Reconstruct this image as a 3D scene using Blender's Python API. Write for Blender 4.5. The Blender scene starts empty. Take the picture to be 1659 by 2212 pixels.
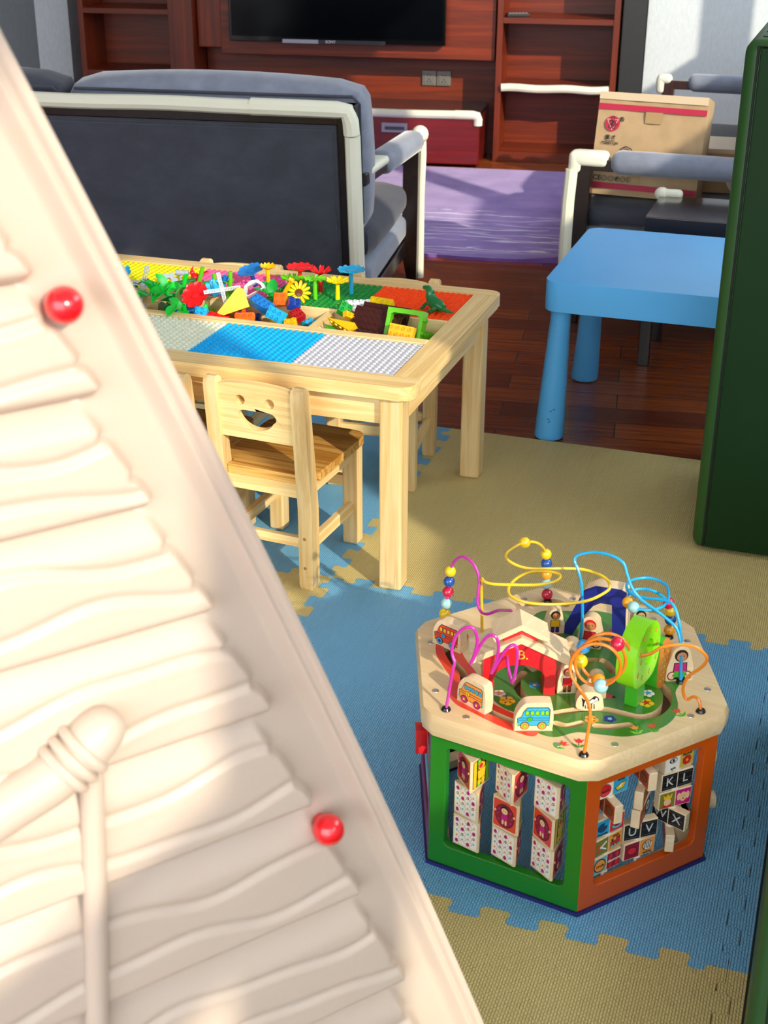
import bpy, bmesh, math, random
from math import sin, cos, pi, radians, atan2, sqrt, hypot
from mathutils import Vector, Matrix, Euler, noise
from mathutils.geometry import tessellate_polygon

random.seed(7)
SC = bpy.context.scene
COL = SC.collection
TH = radians(8.5)                       # the room's walls are turned a little against the play tables
ROOM = Matrix.Rotation(TH, 4, 'Z')


def lin(c):
    return c / 12.92 if c <= 0.04045 else ((c + 0.055) / 1.055) ** 2.4


def C(h):
    h = h.lstrip('#')
    return tuple(lin(int(h[i:i + 2], 16) / 255) for i in (0, 2, 4)) + (1,)


MATS = {}


class NT:
    """small node helper"""
    def __init__(s, m):
        m.use_nodes = True
        s.t = m.node_tree
        s.b = s.t.nodes['Principled BSDF']
        s.out = s.t.nodes['Material Output']

    def n(s, kind, **kw):
        nd = s.t.nodes.new(kind)
        for k, v in kw.items():
            if k in nd.inputs:
                if isinstance(v, tuple) and v and hasattr(v[0], 'links'):
                    s.l(v[0], nd.inputs[k])
                elif hasattr(v, 'is_output'):
                    s.l(v, nd.inputs[k])
                else:
                    nd.inputs[k].default_value = v
            else:
                setattr(nd, k, v)
        return nd

    def l(s, a, b):
        s.t.links.new(a, b)

    def coord(s, scale=(1, 1, 1), rot=(0, 0, 0), loc=(0, 0, 0)):
        tc = s.n('ShaderNodeTexCoord')
        mp = s.n('ShaderNodeMapping')
        mp.inputs['Scale'].default_value = scale
        mp.inputs['Rotation'].default_value = rot
        mp.inputs['Location'].default_value = loc
        s.l(tc.outputs['Object'], mp.inputs['Vector'])
        return mp.outputs['Vector']

    def ramp(s, fac, stops):
        r = s.n('ShaderNodeValToRGB')
        e = r.color_ramp.elements
        while len(e) < len(stops):
            e.new(0.5)
        for i, (p, c) in enumerate(stops):
            e[i].position = p
            e[i].color = c
        s.l(fac, r.inputs['Fac'])
        return r.outputs['Color']

    def bump(s, h, strength=0.3, dist=0.002):
        b = s.n('ShaderNodeBump')
        b.inputs['Strength'].default_value = strength
        b.inputs['Distance'].default_value = dist
        s.l(h, b.inputs['Height'])
        s.l(b.outputs['Normal'], s.b.inputs['Normal'])

    def math(s, op, a, b=0.0, c=0.0):
        nd = s.n('ShaderNodeMath')
        nd.operation = op
        for i, v in enumerate((a, b, c)):
            if hasattr(v, 'is_output'):
                s.l(v, nd.inputs[i])
            else:
                nd.inputs[i].default_value = v
        return nd.outputs[0]


def mat(name, color, rough=0.5, spec=0.5, metal=0.0, coat=0.0, noise_amt=0.0, noise_scale=20, bump=0.0, bump_scale=80, sss=0.0):
    if name in MATS:
        return MATS[name]
    m = bpy.data.materials.new(name)
    t = NT(m)
    c = C(color) if isinstance(color, str) else color
    t.b.inputs['Base Color'].default_value = c
    t.b.inputs['Roughness'].default_value = rough
    t.b.inputs['Specular IOR Level'].default_value = spec
    t.b.inputs['Metallic'].default_value = metal
    t.b.inputs['Coat Weight'].default_value = coat
    t.b.inputs['Coat Roughness'].default_value = 0.1
    if noise_amt:
        nz = t.n('ShaderNodeTexNoise', Vector=t.coord(), Scale=noise_scale, Detail=4.0)
        lo = tuple(x * (1 - noise_amt) for x in c[:3]) + (1,)
        hi = tuple(min(1, x * (1 + noise_amt)) for x in c[:3]) + (1,)
        t.l(t.ramp(nz.outputs['Fac'], [(0.3, lo), (0.7, hi)]), t.b.inputs['Base Color'])
    if bump:
        nz = t.n('ShaderNodeTexNoise', Vector=t.coord(), Scale=bump_scale, Detail=3.0)
        t.bump(nz.outputs['Fac'], bump, 0.003)
    MATS[name] = m
    return m


def wood(name, dark, light, axis='x', rough=0.45, scale=1.0, contrast=1.0, coat=0.0, ring=26, bump=0.08, knots=True):
    """grain runs along the axis"""
    if name in MATS:
        return MATS[name]
    m = bpy.data.materials.new(name)
    t = NT(m)
    sc = {'x': (0.6, 17, 17), 'y': (17, 0.6, 17), 'z': (17, 17, 0.6)}[axis]
    v = t.coord(scale=tuple(q * scale for q in sc))
    n1 = t.n('ShaderNodeTexNoise', Vector=v, Scale=2.2, Detail=3.0, Distortion=0.6)
    w = t.math('SINE', t.math('MULTIPLY', n1.outputs['Fac'], ring))
    w = t.math('MULTIPLY_ADD', w, 0.5, 0.5)
    n2 = t.n('ShaderNodeTexNoise', Vector=v, Scale=26.0, Detail=2.0)
    f = t.math('ADD', t.math('MULTIPLY', w, 0.6 * contrast), t.math('MULTIPLY', n2.outputs['Fac'], 0.5))
    n3 = t.n('ShaderNodeTexNoise', Vector=t.coord(), Scale=3.0 * scale, Detail=1.0)
    f = t.math('ADD', f, t.math('MULTIPLY', n3.outputs['Fac'], 0.35))
    f = t.math('SUBTRACT', f, 0.2)
    t.l(t.ramp(f, [(0.05, C(light)), (0.95, C(dark))]), t.b.inputs['Base Color'])
    t.b.inputs['Roughness'].default_value = rough
    t.b.inputs['Coat Weight'].default_value = coat
    t.b.inputs['Coat Roughness'].default_value = 0.12
    if bump:
        t.bump(f, bump, 0.001)
    MATS[name] = m
    return m


def fabric(name, color, scale=1.0, amt=0.35, sheen=0.5, weave=900, rough=0.9):
    if name in MATS:
        return MATS[name]
    m = bpy.data.materials.new(name)
    t = NT(m)
    c = C(color)
    nz = t.n('ShaderNodeTexNoise', Vector=t.coord(scale=(1, 1, 1.6)), Scale=9.0 * scale, Detail=6.0, Roughness=0.65)
    lo = tuple(x * (1 - amt) for x in c[:3]) + (1,)
    hi = tuple(min(1, x * (1 + amt)) for x in c[:3]) + (1,)
    t.l(t.ramp(nz.outputs['Fac'], [(0.35, lo), (0.68, hi)]), t.b.inputs['Base Color'])
    t.b.inputs['Roughness'].default_value = rough
    t.b.inputs['Specular IOR Level'].default_value = 0.2
    t.b.inputs['Sheen Weight'].default_value = sheen
    t.b.inputs['Sheen Roughness'].default_value = 0.4
    n2 = t.n('ShaderNodeTexNoise', Vector=t.coord(), Scale=float(weave), Detail=1.0)
    t.bump(n2.outputs['Fac'], 0.25, 0.002)
    MATS[name] = m
    return m


# ---------------------------------------------------------------- mesh builder
def T(x=0, y=0, z=0):
    return Matrix.Translation((x, y, z))


def RX(a):
    return Matrix.Rotation(radians(a), 4, 'X')


def RY(a):
    return Matrix.Rotation(radians(a), 4, 'Y')


def RZ(a):
    return Matrix.Rotation(radians(a), 4, 'Z')


def frame(o, x, y, z=None):
    """matrix from an origin and axes"""
    x = Vector(x).normalized()
    y = Vector(y).normalized()
    z = Vector(z).normalized() if z is not None else x.cross(y).normalized()
    m = Matrix.Identity(4)
    for i in range(3):
        m[i][0], m[i][1], m[i][2], m[i][3] = x[i], y[i], z[i], o[i]
    return m


class MB:
    def __init__(s):
        s.v, s.f, s.mi, s.mats, s.sm = [], [], [], [], []

    def m(s, material):
        if material not in s.mats:
            s.mats.append(material)
        return s.mats.index(material)

    def add(s, verts, faces, material, M=None, smooth=False):
        o = len(s.v)
        for p in verts:
            p = Vector(p)
            s.v.append(tuple(M @ p) if M is not None else tuple(p))
        k = s.m(material)
        flip = M is not None and M.to_3x3().determinant() < 0
        for f in faces:
            f = tuple(o + i for i in f)
            s.f.append(f[::-1] if flip else f)
            s.mi.append(k)
            s.sm.append(smooth)
        return s

    def bm(s, b, material, M=None, smooth=False):
        b.verts.ensure_lookup_table()
        b.verts.index_update()
        s.add([tuple(v.co) for v in b.verts], [[v.index for v in f.verts] for f in b.faces], material, M, smooth)
        b.free()
        return s

    def box(s, x0, x1, y0, y1, z0, z1, material, M=None, r=0.0, seg=2):
        if r <= 0:
            v = [(x0, y0, z0), (x1, y0, z0), (x1, y1, z0), (x0, y1, z0), (x0, y0, z1), (x1, y0, z1), (x1, y1, z1), (x0, y1, z1)]
            f = [(3, 2, 1, 0), (4, 5, 6, 7), (0, 1, 5, 4), (1, 2, 6, 5), (2, 3, 7, 6), (3, 0, 4, 7)]
            return s.add(v, f, material, M)
        b = bmesh.new()
        bmesh.ops.create_cube(b, size=1)
        for v in b.verts:
            v.co = ((x0 + x1) / 2 + v.co.x * (x1 - x0), (y0 + y1) / 2 + v.co.y * (y1 - y0), (z0 + z1) / 2 + v.co.z * (z1 - z0))
        r = min(r, (x1 - x0) * .49, (y1 - y0) * .49, (z1 - z0) * .49)
        bmesh.ops.bevel(b, geom=b.edges[:], offset=r, segments=seg, affect='EDGES', profile=0.5)
        return s.bm(b, material, M, True)

    def cyl(s, p0, p1, r0, material, r1=None, n=16, M=None, caps=True, smooth=True):
        p0, p1 = Vector(p0), Vector(p1)
        r1 = r0 if r1 is None else r1
        d = (p1 - p0).normalized()
        a = d.orthogonal().normalized()
        b = d.cross(a)
        v = []
        for p, r in ((p0, r0), (p1, r1)):
            for i in range(n):
                t = 2 * pi * i / n
                v.append(p + (a * cos(t) + b * sin(t)) * r)
        f = [(i, (i + 1) % n, n + (i + 1) % n, n + i) for i in range(n)]
        s.add(v, f, material, M, smooth)
        if caps:
            s.add(v[:n], [tuple(range(n))[::-1]], material, M)
            s.add(v[n:], [tuple(range(n))], material, M)
        return s

    def lathe(s, prof, material, M=None, n=24, smooth=True):
        """profile of (r, z) from bottom to top, turned about z"""
        v, f = [], []
        for r, z in prof:
            for i in range(n):
                t = 2 * pi * i / n
                v.append((r * cos(t), r * sin(t), z))
        for k in range(len(prof) - 1):
            for i in range(n):
                j = (i + 1) % n
                f.append((k * n + i, k * n + j, (k + 1) * n + j, (k + 1) * n + i))
        s.add(v, f, material, M, smooth)
        if prof[0][0] > 1e-6:
            s.add(v[:n], [tuple(range(n))[::-1]], material, M)
        if prof[-1][0] > 1e-6:
            s.add(v[-n:], [tuple(range(n))], material, M)
        return s

    def ball(s, c, r, material, M=None, sc=(1, 1, 1), n=16):
        prof = []
        k = n // 2 + 1
        for i in range(k):
            a = -pi / 2 + pi * i / (k - 1)
            prof.append((max(1e-5, cos(a) * r), sin(a) * r))
        B = T(*c) @ Matrix.Diagonal((sc[0], sc[1], sc[2], 1))
        return s.lathe(prof, material, (M @ B) if M is not None else B, n)

    def tube(s, pts, r, material, n=10, closed=False, M=None, caps=True, radii=None):
        P = [Vector(p) for p in pts]
        N = len(P)
        v, f = [], []
        prev = None
        for i in range(N):
            a = P[(i - 1) % N] if (closed or i > 0) else P[i]
            b = P[(i + 1) % N] if (closed or i < N - 1) else P[i]
            d = (b - a).normalized()
            if prev is None:
                u = d.orthogonal().normalized()
            else:
                u = (prev - d * prev.dot(d))
                u = u.normalized() if u.length > 1e-6 else d.orthogonal().normalized()
            prev = u
            w = d.cross(u)
            rr = radii[i] if radii else r
            for k in range(n):
                t = 2 * pi * k / n
                v.append(P[i] + (u * cos(t) + w * sin(t)) * rr)
        for i in range(N if closed else N - 1):
            j = (i + 1) % N
            for k in range(n):
                l = (k + 1) % n
                f.append((i * n + k, i * n + l, j * n + l, j * n + k))
        s.add(v, f, material, M, True)
        if caps and not closed:
            s.add(v[:n], [tuple(range(n))[::-1]], material, M)
            s.add(v[-n:], [tuple(range(n))], material, M)
        return s

    def prism(s, loops, z0, z1, material, M=None, smooth=False, side=None, cap0=True):
        """outline (first loop) with holes (other loops) pushed from z0 to z1"""
        if not hasattr(loops[0][0], '__len__'):
            loops = [loops]
        pts = [p for lp in loops for p in lp]
        tri = tessellate_polygon([[Vector((p[0], p[1], 0)) for p in lp] for lp in loops])
        top = []
        for t in tri:
            a, b, c = (pts[i] for i in t)
            if (b[0] - a[0]) * (c[1] - a[1]) - (b[1] - a[1]) * (c[0] - a[0]) < 0:
                t = t[::-1]
            top.append(tuple(t))
        s.add([(p[0], p[1], z1) for p in pts], top, material, M)
        if cap0:
            s.add([(p[0], p[1], z0) for p in pts], [t[::-1] for t in top], material, M)
        for k, lp in enumerate(loops):
            ar = sum(lp[i][0] * lp[(i + 1) % len(lp)][1] - lp[(i + 1) % len(lp)][0] * lp[i][1] for i in range(len(lp)))
            q = list(lp) if (ar > 0) == (k == 0) else list(lp)[::-1]
            n = len(q)
            v = [(p[0], p[1], z0) for p in q] + [(p[0], p[1], z1) for p in q]
            s.add(v, [(i, (i + 1) % n, n + (i + 1) % n, n + i) for i in range(n)], side or material, M, smooth)
        return s

    def text(s, body, size, material, M, ext=0.0003, align='CENTER', spacing=1.0, shear=0.0, bold=0.0):
        cu = bpy.data.curves.new('lettering', 'FONT')
        cu.body = body
        cu.size = size
        cu.align_x = align
        cu.align_y = 'CENTER'
        cu.extrude = ext
        cu.space_character = spacing
        cu.shear = shear
        cu.offset = bold
        cu.resolution_u = 3
        ob = bpy.data.objects.new('lettering', cu)
        me = bpy.data.meshes.new_from_object(ob)
        s.add([tuple(v.co) for v in me.vertices], [tuple(p.vertices) for p in me.polygons], material, M)
        bpy.data.objects.remove(ob)
        bpy.data.curves.remove(cu)
        bpy.data.meshes.remove(me)
        return s

    def build(s, name, parent=None, bevel=0.0, seg=2, loc=None, rot=None, angle=35, subsurf=0, merge=True):
        me = bpy.data.meshes.new(name)
        me.from_pydata(s.v, [], s.f)
        for m_ in s.mats:
            me.materials.append(m_)
        for p, k, sm in zip(me.polygons, s.mi, s.sm):
            p.material_index = k
            p.use_smooth = True
        b = bmesh.new()
        b.from_mesh(me)
        if merge:
            bmesh.ops.remove_doubles(b, verts=b.verts, dist=1e-5)
        lim = radians(angle)
        for e in b.edges:
            if len(e.link_faces) != 2 or e.calc_face_angle(0) > lim:
                e.smooth = False
        b.to_mesh(me)
        b.free()
        ob = bpy.data.objects.new(name, me)
        COL.objects.link(ob)
        if parent:
            ob.parent = parent
        if loc is not None:
            ob.location = loc
        if rot is not None:
            ob.rotation_euler = rot
        if bevel:
            md = ob.modifiers.new('bevel', 'BEVEL')
            md.width = bevel
            md.segments = seg
            md.limit_method = 'ANGLE'
            md.angle_limit = radians(40)
            md.harden_normals = True
        if subsurf:
            md = ob.modifiers.new('sub', 'SUBSURF')
            md.levels = md.render_levels = subsurf
        return ob


def tag(o, label=None, cat=None, group=None, kind=None):
    if label:
        o['label'] = label
    if cat:
        o['category'] = cat
    if group:
        o['group'] = group
    if kind:
        o['kind'] = kind
    return o


def thing(name, label, cat, loc=(0, 0, 0), rz=0.0, group=None, room=False):
    o = bpy.data.objects.new(name, None)
    o.empty_display_size = 0.05
    COL.objects.link(o)
    l = Vector(loc)
    if room:
        l = ROOM @ l
        rz = rz + TH
    o.location = l
    o.rotation_euler = (0, 0, rz)
    return tag(o, label, cat, group)


def struct(o, room=True):
    o['kind'] = 'structure'
    if room:
        o.rotation_euler = (0, 0, TH)
    return o


def copy_thing(o, loc, rot, label, group=None):
    c = o.copy()
    COL.objects.link(c)
    c.location = loc
    c.rotation_euler = rot
    c['label'] = label
    if group:
        c['group'] = group
    for ch in list(o.children):
        k = ch.copy()
        COL.objects.link(k)
        k.parent = c
        for g in list(ch.children):
            q = g.copy()
            COL.objects.link(q)
            q.parent = k
    return c


def smooth_path(pts, sub=8, closed=False):
    """Catmull-Rom through the points"""
    P = [Vector(p) for p in pts]
    n = len(P)
    out = []
    for i in range(n if closed else n - 1):
        p0 = P[(i - 1) % n] if (closed or i > 0) else P[0] * 2 - P[1]
        p1, p2 = P[i], P[(i + 1) % n]
        p3 = P[(i + 2) % n] if (closed or i < n - 2) else P[-1] * 2 - P[-2]
        for k in range(sub):
            t = k / sub
            out.append(0.5 * ((2 * p1) + (p2 - p0) * t + (2 * p0 - 5 * p1 + 4 * p2 - p3) * t * t + (3 * p1 - p0 - 3 * p2 + p3) * t ** 3))
    if not closed:
        out.append(P[-1])
    return out


def sp2(pts, sub=6, closed=True):
    return [(p.x, p.y) for p in smooth_path([(a, b, 0) for a, b in pts], sub, closed)]


def circ(cx, cy, r, n=20, ry=None, a0=0.0, a1=2 * pi):
    full = abs(a1 - a0 - 2 * pi) < 1e-6
    m = n if full else n + 1
    return [(cx + r * cos(a0 + (a1 - a0) * i / n), cy + (ry or r) * sin(a0 + (a1 - a0) * i / n)) for i in range(m)]


def rrect(x0, x1, y0, y1, r, n=5):
    out = []
    for cx, cy, a in ((x1 - r, y1 - r, 0), (x0 + r, y1 - r, pi / 2), (x0 + r, y0 + r, pi), (x1 - r, y0 + r, 3 * pi / 2)):
        out += circ(cx, cy, r, n, None, a, a + pi / 2)
    return out
CAM_YAW, CAM_PITCH, CAM_ROLL = 0.32461, 0.4393, 0.00472
# ---------------------------------------------------------------- materials
WHITE_FOAM = mat('ivory_foam', '#e9ead6', 0.55, 0.3, bump=0.12, bump_scale=120)
DARKWOOD = wood('espresso_wood', '#120a08', '#22130f', 'y', 0.3, coat=0.3, ring=14)
CHERRY_X = wood('cherry_wood_x', '#230a05', '#98380f', 'x', 0.42, 0.4, 0.55, coat=0.08, ring=16)
CHERRY_Z = wood('cherry_wood_z', '#230a05', '#98380f', 'z', 0.42, 0.4, 0.55, coat=0.08, ring=16)
CHERRY_RED = wood('cherry_drawer', '#480c09', '#841c14', 'x', 0.28, 0.4, 0.6, coat=0.5, ring=18)
PINE_X = wood('pine_x', '#d9a654', '#fbe3a6', 'x', 0.4, 0.9, 0.6, coat=0.25, ring=24)
PINE_Y = wood('pine_y', '#d9a654', '#fbe3a6', 'y', 0.4, 0.9, 0.6, coat=0.25, ring=24)
PINE_Z = wood('pine_z', '#cf9f54', '#eed59e', 'z', 0.4, 0.9, 0.6, coat=0.2, ring=20)
PINE_SEAT = wood('pine_seat', '#b0731f', '#eabb68', 'x', 0.38, 0.7, 1.0, coat=0.35, ring=34)
VELVET = fabric('charcoal_velvet', '#464954', 1.0, 0.14, 0.35)
VELVET_L = fabric('grey_velvet', '#838b9c', 1.4, 0.12, 0.6)
BLACK = mat('black_gloss', '#0b0b0d', 0.12, 0.5)
STEEL = mat('brushed_steel', '#a9a9b4', 0.35, metal=0.8)


def floor_material():
    m = bpy.data.materials.new('dark_plank_floor')
    t = NT(m)
    v = t.coord()
    br = t.n('ShaderNodeTexBrick', Vector=v, Scale=1.0)
    br.inputs['Brick Width'].default_value = 0.95
    br.inputs['Row Height'].default_value = 0.125
    br.inputs['Mortar Size'].default_value = 0.0022
    br.inputs['Mortar Smooth'].default_value = 0.3
    br.inputs['Color1'].default_value = (0, 0, 0, 1)
    br.inputs['Color2'].default_value = (1, 1, 1, 1)
    br.offset = 0.37
    br.inputs['Mortar'].default_value = (0.4, 0.4, 0.4, 1)
    g = t.n('ShaderNodeTexNoise', Vector=t.coord(scale=(1.2, 22, 1)), Scale=3.0, Detail=5.0, Roughness=0.6)
    f = t.math('ADD', t.math('MULTIPLY', br.outputs['Color'], 0.35), t.math('MULTIPLY', g.outputs['Fac'], 0.75))
    col = t.ramp(f, [(0.15, C('#32130a')), (0.5, C('#6e2f12')), (0.85, C('#a3531f'))])
    mx = t.n('ShaderNodeMix')
    mx.data_type = 'RGBA'
    t.l(br.outputs['Fac'], mx.inputs[0])
    t.l(col, mx.inputs[6])
    mx.inputs[7].default_value = C('#0c0503')
    t.l(mx.outputs[2], t.b.inputs['Base Color'])
    t.b.inputs['Roughness'].default_value = 0.27
    t.b.inputs['Coat Weight'].default_value = 0.12
    t.b.inputs['Coat Roughness'].default_value = 0.12
    w = t.n('ShaderNodeTexNoise', Vector=t.coord(scale=(2.0, 45, 1)), Scale=2.0, Detail=2.0)
    h = t.math('SUBTRACT', w.outputs['Fac'], t.math('MULTIPLY', br.outputs['Fac'], 0.8))
    t.bump(h, 0.35, 0.003)
    return m


def mat_tile_material(name, color):
    m = bpy.data.materials.new(name)
    t = NT(m)
    br = t.n('ShaderNodeTexBrick', Vector=t.coord(rot=(0, 0, radians(90))), Scale=1.0)
    br.inputs['Brick Width'].default_value = 0.0082
    br.inputs['Row Height'].default_value = 0.0046
    br.inputs['Mortar Size'].default_value = 0.0012
    br.inputs['Mortar Smooth'].default_value = 1.0
    br.offset = 0.5
    c = C(color)
    nz = t.n('ShaderNodeTexNoise', Vector=t.coord(), Scale=2.5, Detail=3.0)
    t.l(t.ramp(nz.outputs['Fac'], [(0.3, tuple(x * .93 for x in c[:3]) + (1,)), (0.7, c)]), t.b.inputs['Base Color'])
    t.b.inputs['Roughness'].default_value = 0.5
    t.b.inputs['Specular IOR Level'].default_value = 0.35
    t.bump(t.math('SUBTRACT', 1.0, br.outputs['Fac']), 0.85, 0.003)
    return m


def wall_material(name, color):
    m = bpy.data.materials.new(name)
    t = NT(m)
    c = C(color)
    nz = t.n('ShaderNodeTexNoise', Vector=t.coord(scale=(1, 1, .35)), Scale=90.0, Detail=3.0)
    t.l(t.ramp(nz.outputs['Fac'], [(0.3, tuple(x * .9 for x in c[:3]) + (1,)), (0.7, c)]), t.b.inputs['Base Color'])
    t.b.inputs['Roughness'].default_value = 0.8
    t.b.inputs['Specular IOR Level'].default_value = 0.2
    t.bump(nz.outputs['Fac'], 0.04, 0.001)
    return m


def rug_material():
    m = bpy.data.materials.new('purple_rug_pile')
    t = NT(m)
    tc = t.n('ShaderNodeTexCoord')
    sx = t.n('ShaderNodeSeparateXYZ')
    t.l(tc.outputs['Object'], sx.inputs[0])
    # fine wavering white streaks across the near half
    acc = None
    for k, (sc_y, warp, seed) in enumerate(((6.5, 0.05, 0.0), (8.5, 0.06, 3.1), (5.5, 0.07, 7.7))):
        nz = t.n('ShaderNodeTexNoise', Vector=t.coord(scale=(1.1, 2.2, 1), loc=(seed, seed * 2, 0)), Scale=2.2, Detail=2.0)
        y = t.math('ADD', sx.outputs['Y'], t.math('MULTIPLY', nz.outputs['Fac'], warp * 4))
        fr = t.math('FRACT', t.math('MULTIPLY', y, sc_y))
        ln = t.math('LESS_THAN', t.math('ABSOLUTE', t.math('SUBTRACT', fr, 0.5)), 0.034)
        gp = t.n('ShaderNodeTexNoise', Vector=t.coord(scale=(1.0, 9, 1), loc=(seed * 3, seed, 0)), Scale=2.6, Detail=1.0)
        ln = t.math('MULTIPLY', ln, t.math('GREATER_THAN', gp.outputs['Fac'], 0.46))
        acc = ln if acc is None else t.math('MAXIMUM', acc, ln)
    near = t.math('LESS_THAN', sx.outputs['Y'], 0.86)
    near = t.math('MULTIPLY', near, t.math('GREATER_THAN', sx.outputs['Y'], 0.04))
    acc = t.math('MULTIPLY', acc, near)
    pn = t.n('ShaderNodeTexNoise', Vector=t.coord(), Scale=6.0, Detail=5.0)
    base = t.ramp(pn.outputs['Fac'], [(0.3, C('#7a58b4')), (0.7, C('#a07cce'))])
    mx = t.n('ShaderNodeMix')
    mx.data_type = 'RGBA'
    t.l(acc, mx.inputs[0])
    t.l(base, mx.inputs[6])
    mx.inputs[7].default_value = C('#e6dcf0')
    t.l(mx.outputs[2], t.b.inputs['Base Color'])
    t.b.inputs['Roughness'].default_value = 0.95
    t.b.inputs['Sheen Weight'].default_value = 0.4
    t.b.inputs['Specular IOR Level'].default_value = 0.1
    b = t.n('ShaderNodeTexNoise', Vector=t.coord(), Scale=260.0, Detail=2.0)
    t.bump(b.outputs['Fac'], 0.6, 0.006)
    return m


# ---------------------------------------------------------------- the room
FZ = -0.008                                   # wooden floor, a foam mat's thickness below the mat top
MB().box(-6.0, 3.4, -6.0, 8.5, FZ - 0.06, FZ, floor_material()).build('floor')
f_ = bpy.data.objects['floor']
struct(f_)
WALLM = wall_material('blue_grey_wallcovering', '#d8e2e6')
GREYW = wall_material('grey_wallcovering', '#8f979c')
wb = MB()
wb.box(-6.0, -3.54, 8.34, 8.42, FZ, 3.4, GREYW)
wb.box(-3.54, 0.0, 8.34, 8.42, FZ, 3.4, GREYW)
wb.box(0.0, 2.3, 8.12, 8.42, FZ, 3.4, WALLM)
struct(wb.build('wall_back'))
struct(MB().box(-3.54, -3.335, 8.12, 8.34, FZ, 3.4, WALLM).build('trim_1'))
struct(MB().box(-0.13, -0.005, 8.04, 8.34, FZ, 3.4, mat('dark_slate_pillar', '#2b2d2e', 0.5)).build('trim_2'))
struct(MB().box(-6.08, -6.0, -6.0, 8.42, FZ, 3.4, GREYW).build('wall_left'))
struct(MB().box(-6.08, 2.3, -2.6, 8.42, 3.4, 3.46, wall_material('white_ceiling', '#efefec')).build('ceiling'))
# window wall on the right: solid boxes around the openings
wr = MB()
xs0, xs1 = 2.2, 2.27
opens = [(-2.6, -1.84, [(1.0, 2.384), (2.566, 3.3)]), (-1.60, -0.49, [(1.84, 2.737)]), (-0.49, 0.185, [(1.84, 3.1)]), (1.5, 3.63, [(2.085, 3.3)]),
         (3.81, 5.976, [(1.735, 1.78), (1.93, 3.3)]), (6.21, 8.1, [(1.7, 3.3)])]
y = -6.0
PAINT = wall_material('window_wall_paint', '#dcdcd8')
for (a, b, hs) in opens:
    wr.box(xs0, xs1, y, a, FZ, 3.4, PAINT)
    z = FZ
    for (h0, h1) in hs:
        wr.box(xs0, xs1, a, b, z, h0, PAINT)
        z = h1
    wr.box(xs0, xs1, a, b, z, 3.4, PAINT)
    y = b
wr.box(xs0, xs1, y, 8.42, FZ, 3.4, PAINT)
struct(wr.build('wall_right'))

# ---------------------------------------------------------------- foam mats
BLUE_MAT = mat_tile_material('blue_foam', '#7cc4f0')
SAND_MAT = mat_tile_material('sand_foam', '#e6d38c')


def seam(p, q, n, h=0.030, amp=1):
    """dovetailed puzzle edge from p to q"""
    p, q = Vector((p[0], p[1])), Vector((q[0], q[1]))
    d = q - p
    nn = Vector((-d.y, d.x)).normalized() * h / 2 * amp
    raw = []
    raw.append(p + d * 0.03)
    for i in range(n):
        for u, s_ in ((0.0, -1), (0.30, -1), (0.22, 1), (0.78, 1), (0.70, -1)):
            raw.append(p + d * (0.032 + 0.936 * (i + u) / n) + nn * s_)
    raw.append(p + d * 0.968 - nn)
    raw.append(p + d * 0.97)
    out = []
    for i, a in enumerate(raw):                 # soften the corners
        if i in (0, len(raw) - 1):
            out.append(a)
            continue
        for o in (raw[i - 1], raw[i + 1]):
            k = min(0.25, 0.007 / max(1e-6, (o - a).length))
            out.append(a + (o - a) * k)
    return [(v.x, v.y) for v in out]


XS = [-2.075, -1.045, -0.018]
YS = [0.70, 1.717, 2.722, 3.73]
HS = {}
for i in range(2):
    for j in range(4):
        a, b = (XS[i], YS[j]), (XS[i + 1], YS[j])
        HS[i, j] = [a, b] if j in (0, 3) else [a] + seam(a, b, 10) + [b]
VS = {}
for i in range(3):
    for j in range(3):
        a, b = (XS[i], YS[j]), (XS[i], YS[j + 1])
        VS[i, j] = [a, b] if i == 0 else [a] + seam(a, b, 10 if i == 1 else 11, amp=-1 if i == 1 else -0.8) + [b]
TILE_LABEL = {(1, 2): 'sand beige foam puzzle tile under the bare front leg of the building table',
              (1, 1): 'blue foam puzzle tile under the wooden activity cube',
              (1, 0): 'sand beige foam puzzle tile in the foreground before the activity cube',
              (0, 2): 'blue foam puzzle tile under the wooden chairs and building table',
              (0, 1): 'sand beige foam puzzle tile peeking out between smiley chair and playhouse gable',
              (0, 0): 'blue foam puzzle tile under the cream playhouse gable'}
G = 0.0006
for (i, j), lab in TILE_LABEL.items():
    loop = HS[i, j] + VS[i + 1, j][1:] + HS[i, j + 1][::-1][1:] + VS[i, j][::-1][1:-1]
    cx, cy = (XS[i] + XS[i + 1]) / 2, (YS[j] + YS[j + 1]) / 2
    loop = [((x - cx) * (1 - G), (y - cy) * (1 - G)) for x, y in loop]
    b = MB().prism(loop, FZ, 0.0, BLUE_MAT if (i + j) % 2 == 0 else SAND_MAT)
    o = b.build('foam_mat_tile', loc=(cx, cy, 0))
    tag(o, lab, 'foam mat', 'foam puzzle mat tiles')
for j, lab in ((2, 'narrow sand beige foam edging strip beside the upright green pad'), (1, 'narrow blue foam edging strip to the right of the activity cube'),
               (0, 'narrow sand beige foam edging strip in the bottom right foreground')):
    loop = [(0.014, YS[j]), (0.014, YS[j + 1])] + [(x, y) for x, y in VS[2, j][::-1]]
    loop = [(x + 0.0010, y * (1 - G) + G * (YS[j] + YS[j + 1]) / 2) for x, y in loop]
    b = MB().prism(loop, FZ, -0.0003, BLUE_MAT if j == 1 else SAND_MAT)
    tag(b.build('foam_edging_strip'), lab, 'foam edging', 'foam edging strips')

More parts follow.
